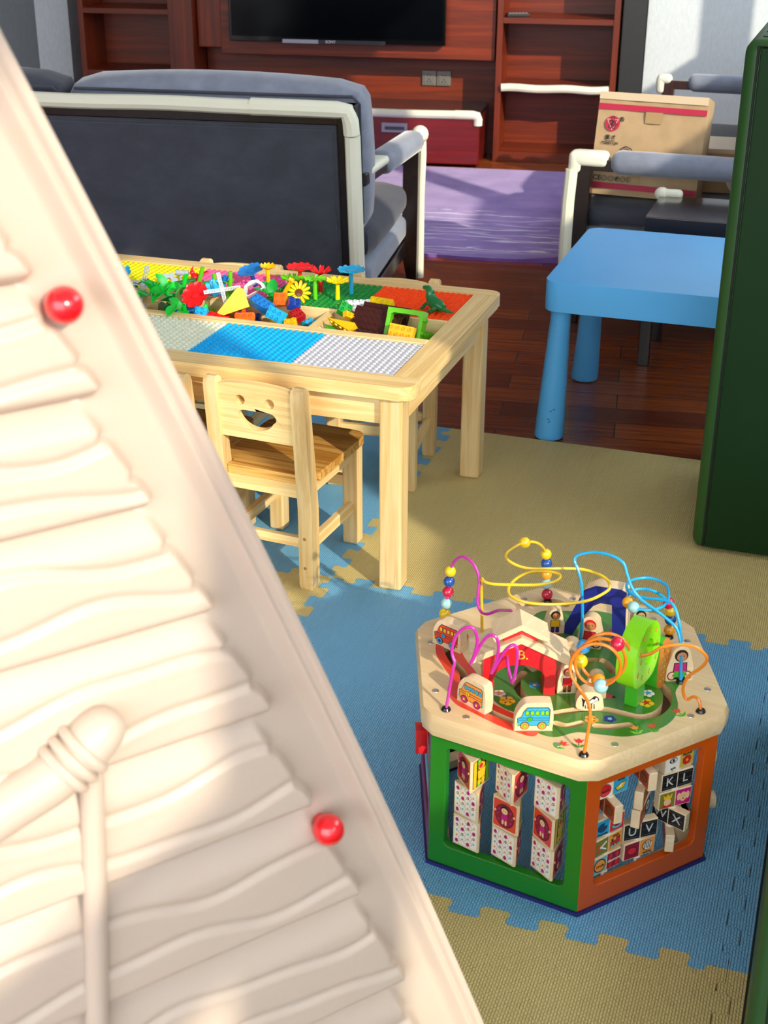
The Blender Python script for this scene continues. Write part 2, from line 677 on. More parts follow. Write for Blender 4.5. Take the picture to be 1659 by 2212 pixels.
# ---------------------------------------------------------------- rug
rg = MB()
W_, D_ = 3.08, 1.87
nx, ny = 48, 24
vv, ff = [], []
for k, zz in ((0, 0.014), (1, 0.0)):
    for j in range(ny + 1):
        for i in range(nx + 1):
            x, yy = W_ * i / nx, D_ * j / ny
            lift = 0.02 * max(0, 1 - hypot(x - 2.98, yy) / 0.22) if k == 0 else 0.0
            vv.append((x, yy + (0.012 * sin(x * 9) if j == 0 else 0), zz + lift))
n1 = (nx + 1) * (ny + 1)
for j in range(ny):
    for i in range(nx):
        a = j * (nx + 1) + i
        ff.append((a, a + 1, a + nx + 2, a + nx + 1))
        ff.append((n1 + a, n1 + a + nx + 1, n1 + a + nx + 2, n1 + a + 1))
edge = [i for i in range(nx + 1)] + [j * (nx + 1) + nx for j in range(1, ny + 1)] + [ny * (nx + 1) + i for i in range(nx - 1, -1, -1)] + [j * (nx + 1) for j in range(ny - 1, 0, -1)]
for a, b in zip(edge, edge[1:] + edge[:1]):
    ff.append((a, n1 + a, n1 + b, b))
rg.add(vv, ff, rug_material(), None, True)
ro = rg.build('area_rug')
ro.location = ROOM @ Vector((-3.2, 5.81, FZ))
ro.rotation_euler = (0, 0, TH)
tag(ro, 'purple area rug with fine white streaks lying before the cherry wood media wall', 'rug')
# ---------------------------------------------------------------- cherry wood media wall (room frame)
def bookcase(label, cx, x0, x1, shelves, guard_z=None, pil=None):
    t = thing('bookcase', label, 'bookcase', (cx, 7.966, FZ), 0, None, True)
    x0, x1 = x0 - cx, x1 - cx
    for a in (x0, x1 - 0.032):
        MB().box(a, a + 0.032, 0, 0.34, 0, 2.2, CHERRY_Z).build('side_panel', t, 0.002)
    if pil:
        MB().box(pil[0] - cx, pil[1] - cx, -0.012, 0.34, 0, 2.2, CHERRY_Z).build('pilaster', t, 0.002)
    MB().box(x0 + 0.032, x1 - 0.032, 0.325, 0.34, 0, 2.2, CHERRY_X).build('back_panel', t)
    MB().box(x0 + 0.032, x1 - 0.032, 0.005, 0.325, 0, 0.055, CHERRY_X).build('plinth', t, 0.002)
    for z in shelves:
        MB().box(x0 + 0.032, x1 - 0.032, 0.003, 0.325, z, z + 0.03, CHERRY_X).build('shelf', t, 0.002)
    MB().box(x0 + 0.032, x1 - 0.032, 0.003, 0.325, 2.17, 2.2, CHERRY_X).build('top_board', t, 0.002)
    if guard_z:
        b = MB()
        pts = [(x0 + 0.035 + (x1 - x0 - 0.07) * i / 12, -0.004 + 0.003 * sin(i * 1.7), guard_z + 0.020 + 0.003 * sin(i * 1.1)) for i in range(13)]
        b.tube(pts, 0.022, WHITE_FOAM, 10)
        tag(b.build('edge_guard', t), 'ivory foam edge guard along the lit shelf')
    return t


bookcase('right cherry wood bookcase with ivory foam on one shelf edge', -0.475, -0.805, -0.145, (0.385, 0.742, 1.15, 1.6), 0.385)
bookcase('left cherry wood bookcase beyond the grey sofa back', -2.93, -3.215, -2.645, (0.405, 0.745, 1.12, 1.5), None, (-2.645, -2.53))

t = thing('media_wall_panel', 'cherry wood wall panelling behind the television', 'wall panel', (-1.66, 8.0, FZ), 0, None, True)
MB().box(-0.87 + 0.15, 0.845, 0.0, 0.12, 0.54, 2.2, CHERRY_X).build('raised_panel', t, 0.004)
MB().box(-0.865, -0.722, 0.035, 0.12, 0.57, 2.2, CHERRY_Z).build('pilaster', t, 0.003)
MB().box(-0.865, 0.845, 0.20, 0.24, 0.0, 0.62, CHERRY_X).build('recessed_panel', t)

t = thing('television', 'black flat television mounted on the cherry wood panelling', 'television', (-1.697, 7.93, 0.612), 0, None, True)
b = MB().box(-0.613, 0.613, 0.0, 0.045, 0.0, 0.73, BLACK)
b.build('bezel', t, 0.004)
scr = mat('dark_screen', '#05070b', 0.15, 0.15)
MB().box(-0.598, 0.598, -0.0015, 0.0, 0.028, 0.715, scr).build('screen', t)
b = MB().box(-0.305, -0.10, -0.003, 0.0, -0.004, 0.016, STEEL)
b.box(-0.10, 0.28, -0.003, 0.0, -0.004, 0.016, mat('smoked_trim', '#3b3c3f', 0.25, 0.5))
b.text('SONY', 0.022, mat('logo_white', '#e8e8ee', 0.4), frame((-0.03, -0.0035, 0.0065), (1, 0, 0), (0, 0, 1)), 0.0005)
tag(b.build('logo_strip', t), 'pale maker strip along the lower edge')

for k, (x, lab) in enumerate(((-1.207, 'grey wall socket, left of the pair under the television'), (-1.122, 'grey wall socket, right of the pair under the television'))):
    t = thing('wall_socket', lab, 'socket', (x, 8.196, 0.405), 0, 'wall sockets under the television', True)
    pl = mat('champagne_plate', '#8d8880', 0.35, 0.5, metal=0.4)
    MB().box(-0.041, 0.041, -0.010, 0, -0.041, 0.041, pl).build('face_plate', t, 0.003)
    MB().box(-0.029, 0.029, -0.0135, -0.010, -0.032, 0.032, pl).build('outlet_block', t, 0.002)
    b = MB()
    hole = mat('socket_hole', '#141312', 0.6)
    for (hx, hz) in ((-0.008, 0.017), (0.008, 0.017), (0, -0.006), (-0.009, -0.019), (0.009, -0.019)):
        b.box(hx - 0.0025, hx + 0.0025, -0.0142, -0.0134, hz - 0.004, hz + 0.004, hole)
    b.build('outlet_holes', t)

t = thing('tv_console', 'low cherry red drawer console with ivory foam along its front edge', 'cabinet', (-1.695, 7.754, FZ), 0, None, True)
MB().box(-0.835, 0.835, 0.0, 0.44, 0.012, 0.268, CHERRY_RED).build('body', t, 0.003)
MB().box(-0.835, 0.835, -0.004, 0.44, 0.268, 0.292, mat('console_top', '#15100f', 0.22, 0.5, coat=0.4)).build('top_board', t, 0.003)
for a, c_ in ((-0.08, 0.832), (-0.832, -0.084)):
    d = MB().box(a, c_, -0.016, 0.0, 0.02, 0.262, CHERRY_RED).build('drawer', t, 0.002)
    hx = (a + c_) / 2 - 0.01
    b = MB()
    b.prism([rrect(hx - 0.072, hx + 0.072, 0.182, 0.232, 0.003), rrect(hx - 0.055, hx + 0.055, 0.194, 0.220, 0.003)], -0.021, -0.015, STEEL,
            frame((0, 0, 0), (1, 0, 0), (0, 0, 1)) @ Matrix.Scale(-1, 4, (0, 0, 1)))
    b.box(hx - 0.055, hx + 0.055, -0.0165, -0.0155, 0.194, 0.220, mat('recess_grey', '#5b5a63', 0.4, metal=0.6))
    b.box(hx - 0.055, hx + 0.055, -0.020, -0.0155, 0.213, 0.220, STEEL)
    tag(b.build('pull_handle', d), 'recessed steel pull')
b = MB()
b.tube([(-0.835 + 1.60 * i / 14, -0.012, 0.284 + 0.002 * sin(i)) for i in range(15)], 0.023, WHITE_FOAM, 10)
b.tube([(0.70, -0.012, 0.286), (0.80, -0.012, 0.286), (0.822, -0.010, 0.282), (0.826, -0.008, 0.265), (0.826, -0.008, 0.232)], 0.025, WHITE_FOAM, 12)
tag(b.build('edge_guard', t), 'ivory foam edge guard with corner piece')

t = thing('remote_control', 'small dark remote control on the right bookcase shelf', 'remote control', (-0.70, 8.03, 0.7645), radians(20), None, True)
MB().box(-0.065, 0.065, -0.02, 0.02, 0, 0.018, mat('remote_black', '#1a1a1c', 0.4)).build('body', t, 0.004)
b = MB()
for i in range(6):
    for j in range(3):
        b.box(-0.05 + i * 0.018, -0.04 + i * 0.018, -0.013 + j * 0.01, -0.007 + j * 0.01, 0.018, 0.0205, mat('remote_keys', '#9a9aa0', 0.5))
b.build('buttons', t)


# ---------------------------------------------------------------- grey sofa seen from behind (room frame)
def cushion(x0, x1, y0, y1, z0, z1, material, r=0.05, bulge=0.02, n=10):
    """soft rounded block with swollen faces"""
    b = bmesh.new()
    bmesh.ops.create_cube(b, size=2)
    bmesh.ops.subdivide_edges(b, edges=b.edges[:], cuts=n, use_grid_fill=True)
    hx, hy, hz = (x1 - x0) / 2, (y1 - y0) / 2, (z1 - z0) / 2
    c = Vector(((x0 + x1) / 2, (y0 + y1) / 2, (z0 + z1) / 2))
    rr = min(r, hx * .95, hy * .95, hz * .95)
    for v in b.verts:
        q = v.co.copy()
        p = Vector((q.x * hx, q.y * hy, q.z * hz))
        core = Vector((max(-hx + rr, min(hx - rr, p.x)), max(-hy + rr, min(hy - rr, p.y)), max(-hz + rr, min(hz - rr, p.z))))
        d = p - core
        if d.length > 1e-6:
            p = core + d.normalized() * rr
        k = (1 - q.x ** 2) * (1 - q.y ** 2), (1 - q.x ** 2) * (1 - q.z ** 2), (1 - q.y ** 2) * (1 - q.z ** 2)
        p.z += bulge * k[0] * (1 if q.z > 0.99 else (-0.0 if q.z < -0.99 else 0))
        p.y += bulge * k[1] * (1 if q.y > 0.99 else (-1 if q.y < -0.99 else 0))
        p.x += bulge * 0.6 * k[2] * (1 if q.x > 0.99 else (-1 if q.x < -0.99 else 0))
        v.co = c + p
    return MB().bm(b, material, None, True)


SX, SY = -1.855, 4.95
t = thing('sofa', 'charcoal velvet sofa seen from behind with ivory foam on its back edge', 'sofa', (SX, SY, FZ), 0, None, True)
LEAN = -0.16


def yb(z):
    return -0.40 + LEAN * z


def leanbox(b, x0, x1, y0, y1, z0, z1, m, r=0.0):
    """box that follows the tilted back"""
    S = Matrix.Identity(4)
    S[1][2] = LEAN
    S[1][3] = -0.40
    return b.box(x0, x1, y0, y1, z0, z1, m, S, r)


fr = MB()
leanbox(fr, -0.975, -0.915, -0.03, 0.03, 0.0, 0.85, DARKWOOD)
leanbox(fr, 0.915, 0.975, -0.03, 0.03, 0.0, 0.85, DARKWOOD)
leanbox(fr, -0.975, 0.975, -0.028, 0.028, 0.785, 0.85, DARKWOOD)
leanbox(fr, -0.975, 0.975, -0.028, 0.028, 0.12, 0.20, DARKWOOD)
fr.build('back_frame', t, 0.004)
bp = MB()
leanbox(bp, -0.912, 0.912, -0.022, 0.02, 0.203, 0.782, VELVET)
bp.build('back_panel', t, 0.006)
pp = MB()
S = Matrix.Identity(4)
S[1][2] = LEAN
S[1][3] = -0.40
pts = [(-0.90, -0.023, 0.215), (0.90, -0.023, 0.215), (0.90, -0.023, 0.77), (-0.90, -0.023, 0.77)]
pp.tube(pts, 0.004, VELVET, 6, True, S)
pp.build('piping', t)
gd = MB()
gz = [(-0.985 + 1.70 * i / 20, yb(0.845) - 0.030, 0.838 + 0.002 * sin(i * .9)) for i in range(21)]
gd.tube(gz, 0.024, WHITE_FOAM, 10)
gd.tube([(0.64, yb(0.845) - 0.032, 0.838), (0.92, yb(.845) - 0.032, 0.836), (0.950, yb(.845) - 0.031, 0.832), (0.960, yb(.80) - 0.030, 0.80), (0.962, yb(.76) - 0.030, 0.76)], 0.027, WHITE_FOAM, 10)
tag(gd.build('top_edge_guard', t), 'ivory foam edge guard along the top of the back')
gd = MB()
gd.tube([(0.962, yb(z) - 0.022, z) for z in (0.755, 0.6, 0.4, 0.2, 0.06)], 0.026, WHITE_FOAM, 10)
tag(gd.build('post_guard', t), 'ivory foam edge guard down the rear post')
MB().box(-0.96, 0.985, -0.36, 0.43, 0.125, 0.185, DARKWOOD).build('seat_rail', t, 0.004)
pd = MB().box(-0.95, 0.985, -0.36, 0.44, 0.187, 0.285, VELVET_L, None, 0.03, 4)
pd.build('seat_base', t)
for a, c_ in ((-0.93, 0.0), (0.02, 0.985)):
    cushion(a, c_, -0.33, 0.45, 0.287, 0.415, VELVET, 0.055, 0.02).build('seat_cushion', t)
for a, c_ in ((-0.95, -0.02), (-0.005, 0.985)):
    cm = cushion(a, c_, -0.085, 0.085, -0.24, 0.24, VELVET_L if a > -0.5 else VELVET, 0.05, 0.03)
    o = cm.build('back_cushion', t)
    o.location = (0, -0.385, 0.655)
    o.rotation_euler = (radians(8.5), 0, 0)
    pb = MB()
    pb.tube([(a + 0.03, -0.08, 0.225), (c_ - 0.03, -0.08, 0.225), (c_ - 0.012, -0.07, 0.20), (c_ - 0.012, -0.07, -0.2)], 0.006, VELVET, 6)
    pb.build('piping', o)
for sx in (-1, 1):
    pa, pb_ = Vector((sx * 0.965, -0.47, 0.600)), Vector((sx * 1.015, 0.455, 0.568))
    d = (pb_ - pa)
    M = frame(pa, d, Vector((0, 0, 1)).cross(d), None)
    L = d.length
    MB().box(0.0, L, -0.028, 0.028, -0.02, 0.02, DARKWOOD, M).build('arm_rail', t, 0.004)
    MB().box(0.30, L - 0.07, -0.046, 0.046, -0.034, 0.048, VELVET_L, M, 0.034, 4).build('arm_pad', t)
    g = MB().box(0.06, 0.31, -0.036, 0.036, 0.004, 0.036, WHITE_FOAM, M, 0.014, 3)
    tag(g.build('arm_guard', t), 'ivory foam edge guard on the rear of the arm rail')
    g = MB()
    g.ball((L - 0.005, 0.012 * -sx, 0.022), 0.034, WHITE_FOAM, M)
    g.box(L - 0.075, L + 0.006, -0.034, 0.034, 0.012, 0.036, WHITE_FOAM, M, 0.012, 3)
    g.tube([M @ Vector((L + 0.008, -sx * 0.018, 0.025)), M @ Vector((L + 0.012, -sx * 0.020, -0.06)), (sx * 1.03, 0.47, 0.35), (sx * 1.03, 0.475, 0.02)], 0.016, WHITE_FOAM, 10)
    tag(g.build('leg_guard', t), 'ivory foam guard on the arm corner and leg')
    lg = MB()
    q = [(-0.03, -0.03), (0.03, -0.03), (0.03, 0.03), (-0.03, 0.03)]
    top = [(sx * 1.0 + x, 0.43 + y, 0.56) for x, y in q]
    mid = [(sx * 0.998 + x, 0.43 + y, 0.13) for x, y in q]
    bot = [(sx * 1.005 + x * .6, 0.448 + y * .6, 0.0) for x, y in q]
    v = bot + mid + top
    lg.add(v, [(3, 2, 1, 0), (8, 9, 10, 11)] + [(k * 4 + i, k * 4 + (i + 1) % 4, k * 4 + 4 + (i + 1) % 4, k * 4 + 4 + i) for k in (0, 1) for i in range(4)], DARKWOOD)
    lg.build('front_leg', t, 0.003)

# ---------------------------------------------------------------- second sofa, side on (world frame)
t = thing('sofa', 'grey sofa standing side on at right, heaped with cardboard boxes', 'sofa', (-0.96, 4.93, FZ))
LITWOOD = wood('sunlit_red_wood', '#1d0b07', '#4a1a0e', 'z', 0.3, coat=0.3, ring=14)  # frame wood reddened: sunlight on the far arm put into its colour
LN = 2.04
MB().box(0.03, 0.80, 0.01, LN - 0.01, 0.20, 0.30, DARKWOOD).build('seat_rail', t, 0.004)
MB().box(0.015, 0.78, 0.02, LN - 0.02, 0.302, 0.345, VELVET_L, None, 0.02, 3).build('seat_base', t)
for a, c_ in ((0.035, LN / 2 - 0.01), (LN / 2 + 0.01, LN - 0.035)):
    cushion(0.0, 0.62, a, c_, 0.347, 0.425, VELVET, 0.035, 0.008).build('seat_cushion', t)
    cushion(0.56, 0.76, a, c_, 0.415, 0.80, VELVET_L, 0.06, 0.03).build('back_cushion', t)
MB().box(0.76, 0.82, 0.0, LN, 0.30, 0.80, DARKWOOD).build('back_frame', t, 0.004)
for y0, sg in ((0.0, -1), (LN, 1)):
    wd = DARKWOOD if sg < 0 else LITWOOD
    q = [(-0.028, -0.028), (0.028, -0.028), (0.028, 0.028), (-0.028, 0.028)]
    v = [(0.02 + x * .75 + 0.012, y0 + y * .75, 0.0) for x, y in q] + [(0.04 + x, y0 + y, 0.30) for x, y in q] + [(0.045 + x, y0 + y, 0.595) for x, y in q]
    lg = MB().add(v, [(3, 2, 1, 0), (8, 9, 10, 11)] + [(k * 4 + i, k * 4 + (i + 1) % 4, k * 4 + 4 + (i + 1) % 4, k * 4 + 4 + i) for k in (0, 1) for i in range(4)], wd)
    lg.build('front_leg', t, 0.003)
    MB().box(0.745, 0.80, y0 - 0.03, y0 + 0.03, 0.0, 0.60, wd).build('rear_leg', t, 0.003)
    MB().box(0.02, 0.80, y0 - 0.026, y0 + 0.026, 0.560, 0.600, wd).build('arm_rail', t, 0.003)
    MB().box(0.135, 0.72, y0 - 0.046, y0 + 0.046, 0.550, 0.632, VELVET_L, None, 0.038, 4).build('arm_pad', t)
    g = MB()
    if sg < 0:
        g.tube([(0.002, y0 - 0.018, 0.02), (-0.004, y0 - 0.020, 0.25), (-0.002, y0 - 0.020, 0.45), (0.004, y0 - 0.020, 0.56)], 0.024, WHITE_FOAM, 10)
        g.box(0.0, 0.128, y0 - 0.036, y0 + 0.036, 0.572, 0.626, WHITE_FOAM, None, 0.02, 4)
        g.box(-0.012, 0.04, y0 - 0.036, y0 + 0.036, 0.545, 0.625, WHITE_FOAM, None, 0.022, 4)
    else:
        g.box(-0.012, 0.06, y0 - 0.036, y0 + 0.02, 0.582, 0.626, WHITE_FOAM, None, 0.02, 4)
        g.box(-0.014, 0.03, y0 - 0.036, y0 + 0.02, 0.535, 0.62, WHITE_FOAM, None, 0.02, 4)
    tag(g.build('corner_guard', t), 'ivory foam corner guard')

# ---------------------------------------------------------------- cardboard boxes on it
CARD = mat('cardboard', '#b59a76', 0.8, 0.2, noise_amt=0.10, noise_scale=14, bump=0.12, bump_scale=30)
CARD_D = mat('cardboard_tape', '#a98c62', 0.5, 0.3)
CARD_TOP = mat('clear_tape_flap', '#d2bd9c', 0.4, 0.4)
BAND = mat('crimson_print', '#b3183f', 0.6)
INK = mat('black_print', '#171413', 0.6)
t = thing('cardboard_box', 'large brown cardboard box with crimson bands leaning on the side-on sofa', 'box', (-0.720, 4.995, 0.452 - 0.0), radians(-3.5))
t.rotation_euler = (radians(-15), 0, radians(-3.5))
w_, h_, d_ = 0.385, 0.355, 0.13
bx = MB()
n = 14
vv = []
for j in range(n + 1):
    for i in range(n + 1):
        x, z = -w_ / 2 + w_ * i / n, h_ * j / n
        dent = 0.004 * noise.noise((x * 9, z * 9, 2.0))
        dent += 0.006 * max(0, 1 - abs((x - 0.02) + (z - 0.22) * 0.75) / 0.02) * (1 if z > 0.12 else 0)
        vv.append((x, dent if 0 < i < n and 0 < j < n else 0.0, z))
bx.add(vv, [(j * (n + 1) + i, j * (n + 1) + i + 1, (j + 1) * (n + 1) + i + 1, (j + 1) * (n + 1) + i) for j in range(n) for i in range(n)], CARD, None, True)
X, Z, D = w_ / 2, h_, d_
bx.add([(-X, 0, 0), (X, 0, 0), (X, D, 0), (-X, D, 0), (-X, 0, Z), (X, 0, Z), (X, D, Z), (-X, D, Z)],
       [(3, 2, 1, 0), (1, 2, 6, 5), (2, 3, 7, 6), (3, 0, 4, 7)], CARD)
bx.add([(-X, 0, Z), (X, 0, Z), (X, D, Z), (-X, D, Z)], [(0, 1, 2, 3)], CARD_TOP)
bx.build('carton', t)
pr = MB()
FRN = lambda x, z: frame((x, -0.0052, z), (1, 0, 0), (0, 0, 1))


def flat(b, loop, m, x=0, z=0, lift=0.0):
    b.prism(loop, 0, 0.0004, m, frame((x, -0.0052 - lift, z), (1, 0, 0), (0, 0, 1)))


flat(pr, [(-X, 0.295), (X, 0.292), (X, 0.312), (-X, 0.315)], BAND)
flat(pr, [(-X, 0.022), (X, 0.018), (X, 0.038), (-X, 0.042)], BAND)
flat(pr, [(-X, 0.330), (X, 0.328), (X, Z), (-X, Z)], CARD_TOP)
flat(pr, circ(-0.135, 0.247, 0.0265, 28), BAND)
flat(pr, [[(-0.156, 0.262), (-0.135, 0.224), (-0.114, 0.262)], [(-0.153, 0.2605), (-0.117, 0.2605), (-0.135, 0.2275)]], CARD_TOP, 0, 0, .0003)
for lp in (circ(-0.135, 0.265, 0.007, 14), circ(-0.139, 0.251, 0.008, 14), circ(-0.131, 0.247, 0.008, 14), circ(-0.142, 0.236, 0.007, 14), circ(-0.129, 0.233, 0.006, 14), circ(-0.121, 0.244, 0.005, 12)):
    cx = sum(p[0] for p in lp) / len(lp)
    cy = sum(p[1] for p in lp) / len(lp)
    flat(pr, [lp, [(cx + (x - cx) * .62, cy + (y - cy) * .62) for x, y in lp]], INK, 0, 0, .0006)
pr.text('®', 0.022, INK, frame((-0.103, -0.0053, 0.262), (1, 0, 0), (0, 0, 1)), bold=0.0004)
pr.text('童 才', 0.017, INK, frame((-0.136, -0.0053, 0.1985), (1, 0, 0), (0, 0, 1)), bold=0.0004)
for i in range(7):
    flat(pr, circ(-0.152 + i * 0.0052, 0.187, 0.0018, 8), INK)
pr.text('TONG CAI', 0.0125, INK, frame((-0.137, -0.0053, 0.179), (1, 0, 0), (0, 0, 1)), bold=0.0004)
cloud = sp2([(-0.098, 0.142), (-0.094, 0.160), (-0.088, 0.166), (-0.078, 0.172), (-0.066, 0.169), (-0.056, 0.164), (-0.050, 0.154), (-0.056, 0.142)], 4)
cc = (-0.075, 0.155)
flat(pr, [cloud, [(cc[0] + (x - cc[0]) * .84, cc[1] + (y - cc[1]) * .80) for x, y in cloud]], INK)
for k in range(3):
    flat(pr, [(-0.090 + k * .002, 0.149 + k * 0.006), (-0.062, 0.146 + k * 0.006), (-0.062, 0.148 + k * 0.006), (-0.090 + k * .002, 0.151 + k * 0.006)], INK)
pr.text('CE', 0.024, INK, frame((-0.167, -0.0053, 0.0570), (1, 0, 0), (0, 0, 1)), bold=0.0004)
for i, (cx, rx) in enumerate(((-0.141, 0.0115), (-0.116, 0.0115), (-0.093, 0.009), (-0.0725, 0.009), (-0.052, 0.009))):
    flat(pr, [circ(cx, 0.0570, rx, 20, 0.0095), circ(cx, 0.0570, rx - 0.0016, 20, 0.0079)], INK)
    if i < 2:
        flat(pr, [circ(cx, 0.0570, rx - 0.004, 16, 0.005), circ(cx, 0.0570, rx - 0.0052, 16, 0.0038)], INK)
    elif i == 2:
        flat(pr, [circ(cx, 0.0570, 0.0062, 14, None, 0.3, 4.6)[k] for k in range(15)] + [(cx, 0.0570)], INK)
    else:
        flat(pr, [(cx - 0.006, 0.0510), (cx - 0.0045, 0.0510), (cx + 0.006, 0.0630), (cx + 0.0045, 0.0630)], INK)
        if i == 4:
            flat(pr, circ(cx - 0.003, 0.0600, 0.0017, 8), INK)
            flat(pr, circ(cx + 0.003, 0.0540, 0.0017, 8), INK)
flat(pr, [(0.085, 0.095), (0.103, 0.095), (0.103, 0.110), (0.085, 0.110)], INK)
flat(pr, [(-0.02, 0.255), (0.04, 0.255), (0.04, 0.295), (-0.02, 0.295)], CARD_D)
flat(pr, [(-0.05, 0.045), (-0.01, 0.045), (-0.01, 0.078), (-0.05, 0.078)], CARD_D)
tag(pr.build('printed_front', t), 'crimson bands, round red emblem and certification marks')

t = thing('cardboard_box', 'smaller flat cardboard box lying behind the banded carton', 'box', (-0.50, 5.40, 0.428), radians(4))
MB().box(-0.17, 0.12, -0.13, 0.13, 0, 0.16, CARD).build('carton', t, 0.003)
b = MB().box(-0.171, 0.121, -0.131, 0.131, 0.145, 0.161, CARD_TOP)
b.box(-0.1715, 0.1215, -0.1315, -0.1305, 0.128, 0.136, BAND)
b.build('taped_lid', t, 0.002)

PLUSH = fabric('brown_plush', '#9c7a5c', 2.0, 0.3, 1.0, 400)
t = thing('plush_cushion', 'brown plush cushion slumped at the back of the side-on sofa', 'cushion', (-0.31, 5.16, 0.425), radians(20))
cushion(-0.10, 0.10, -0.16, 0.16, 0.0, 0.17, PLUSH, 0.07, 0.04).build('lower_roll', t)
o = cushion(-0.08, 0.08, -0.16, 0.16, 0.0, 0.24, PLUSH, 0.07, 0.04).build('upper_roll', t)
o.location = (0.03, 0.02, 0.15)
o.rotation_euler = (0, radians(18), 0)

# ---------------------------------------------------------------- dark side table
t = thing('side_table', 'dark espresso side table with an ivory foam corner behind the blue table', 'side table', (-0.63, 4.50, FZ))
MB().box(0, 0.55, 0, 0.345, 0.455, 0.508, wood('espresso_top', '#0d0909', '#2a1c1a', 'x', 0.22, coat=0.6, ring=10, bump=0.02)).build('tabletop', t, 0.003)
MB().box(0.02, 0.53, 0.02, 0.325, 0.40, 0.455, DARKWOOD).build('apron', t, 0.002)
for x in (0.012, 0.50):
    for y in (0.012, 0.295):
        MB().box(x, x + 0.038, y, y + 0.038, 0, 0.455, DARKWOOD).build('leg', t, 0.002)
g = MB()
g.ball((0.004, 0.338, 0.512), 0.026, WHITE_FOAM, None, (1, 1, .9))
g.box(-0.01, 0.075, 0.318, 0.358, 0.498, 0.530, WHITE_FOAM, None, 0.014, 3)
tag(g.build('corner_guard', t), 'ivory foam corner guard')
# ---------------------------------------------------------------- building-block table
TX, TY = -1.4325, 3.09
t = thing('building_table', 'pine building-block table with coloured studded plates and a toy trough', 'table', (TX, TY, 0))


def L(x, y):
    return (x - TX, y - TY)


def rect(x0, x1, y0, y1):
    return [(x0 - TX, y0 - TY), (x1 - TX, y0 - TY), (x1 - TX, y1 - TY), (x0 - TX, y1 - TY)]


ox0, ox1, oy0, oy1 = -2.02, -0.845, 2.69, 3.49
ix0, ix1 = -1.94, -0.909
top = MB()
outer = [(x - TX, y - TY) for x, y in rrect(ox0, ox1, oy0, oy1, 0.035, 6)]
# long rails run along x, short rails along y: four mitred boards
Y1, Y2 = 2.762, 3.437
front_rail = [(x - TX, y - TY) for x, y in ([(ox0, Y1)] + [p for p in rrect(ox0, ox1, oy0, oy0 + 0.2, 0.035, 6) if p[1] < oy0 + 0.05] + [(ox1, Y1)])]
back_rail = [(x - TX, y - TY) for x, y in ([(ox1, Y2)] + [p for p in rrect(ox0, ox1, oy1 - 0.2, oy1, 0.035, 6) if p[1] > oy1 - 0.05] + [(ox0, Y2)])]
top.prism(front_rail, 0.475, 0.507, PINE_X)
top.prism(back_rail, 0.475, 0.507, PINE_X)
top.prism(rect(ox0, ix0, Y1, Y2), 0.475, 0.507, PINE_Y)
top.prism(rect(ix1, ox1, Y1, Y2), 0.475, 0.507, PINE_Y)
top.build('tabletop_frame', t, 0.004, 3)
rl = MB().prism(rect(ix0, ix1, 3.0, 3.03), 0.43, 0.508, PINE_X)
rl.prism(rect(ix0, ix1, 3.19, 3.198), 0.43, 0.505, PINE_X)
rl.build('trough_rail', t, 0.002)
MB().prism(rect(-1.226, -1.208, 3.03, 3.19), 0.43, 0.500, PINE_Y).build('trough_divider', t, 0.002)
MB().prism(rect(ix0 - 0.02, ix1 + 0.02, 2.75, 3.45), 0.418, 0.43, mat('trough_bottom', '#8f6a3c', 0.6)).build('trough_floor', t)
for a, b_ in ((2.722, 2.742), (3.41, 3.43)):
    MB().prism(rect(-1.95, -0.915, a, b_), 0.405, 0.475, PINE_X).build('long_apron', t, 0.002)
for a, b_ in ((-1.985, -1.965), (-0.898, -0.878)):
    MB().prism(rect(a, b_, 2.75, 3.40), 0.405, 0.475, PINE_Y).build('short_apron', t, 0.002)
for x in (-0.924, -1.995):
    for y in (2.705, 3.39):
        MB().prism(rect(x, x + 0.055, y, y + 0.055), 0.0, 0.475, PINE_Z).build('leg', t, 0.007, 3)

PLATES = {'ivory': '#e6ebd6', 'sky_blue': '#15b4ee', 'pale_grey': '#c6c9d2', 'yellow': '#e2df22', 'pink': '#ee69a6', 'green': '#17923a', 'orange': '#ff5510'}


def baseplate(x0, x1, y0, y1, c, lab):
    m = mat('plate_' + c, PLATES[c], 0.35, 0.5)
    b = MB().prism(rect(x0 + .0006, x1 - .0006, y0, y1), 0.43, 0.5015, m)
    nx, ny = 16, 15
    px, py = (x1 - x0) / nx, (y1 - y0) / ny
    r = 0.0050
    for i in range(nx):
        for j in range(ny):
            cx, cy = x0 - TX + px * (i + .5), y0 - TY + py * (j + .5)
            n = 8
            v = [(cx + r * cos(2 * pi * k / n), cy + r * sin(2 * pi * k / n), z) for z in (0.5015, 0.5062) for k in range(n)]
            b.add(v, [(k, (k + 1) % n, n + (k + 1) % n, n + k) for k in range(n)] + [tuple(range(n, 2 * n))], m)
    tag(b.build('baseplate', t, merge=False), lab)


fx = [ix0, -1.678, -1.418, -1.16, ix1]
for k, (c, lab) in enumerate((('ivory', 'far ivory studded plate'), ('ivory', 'ivory studded plate'), ('sky_blue', 'sky blue studded plate'), ('pale_grey', 'pale grey studded plate'))):
    baseplate(fx[k], fx[k + 1], 2.763, 3.0, c, lab)
for k, (c, lab) in enumerate((('yellow', 'yellow studded plate'), ('pink', 'pink studded plate'), ('green', 'green studded plate'), ('orange', 'orange studded plate'))):
    baseplate(fx[k], fx[k + 1], 3.199, 3.436, c, lab)


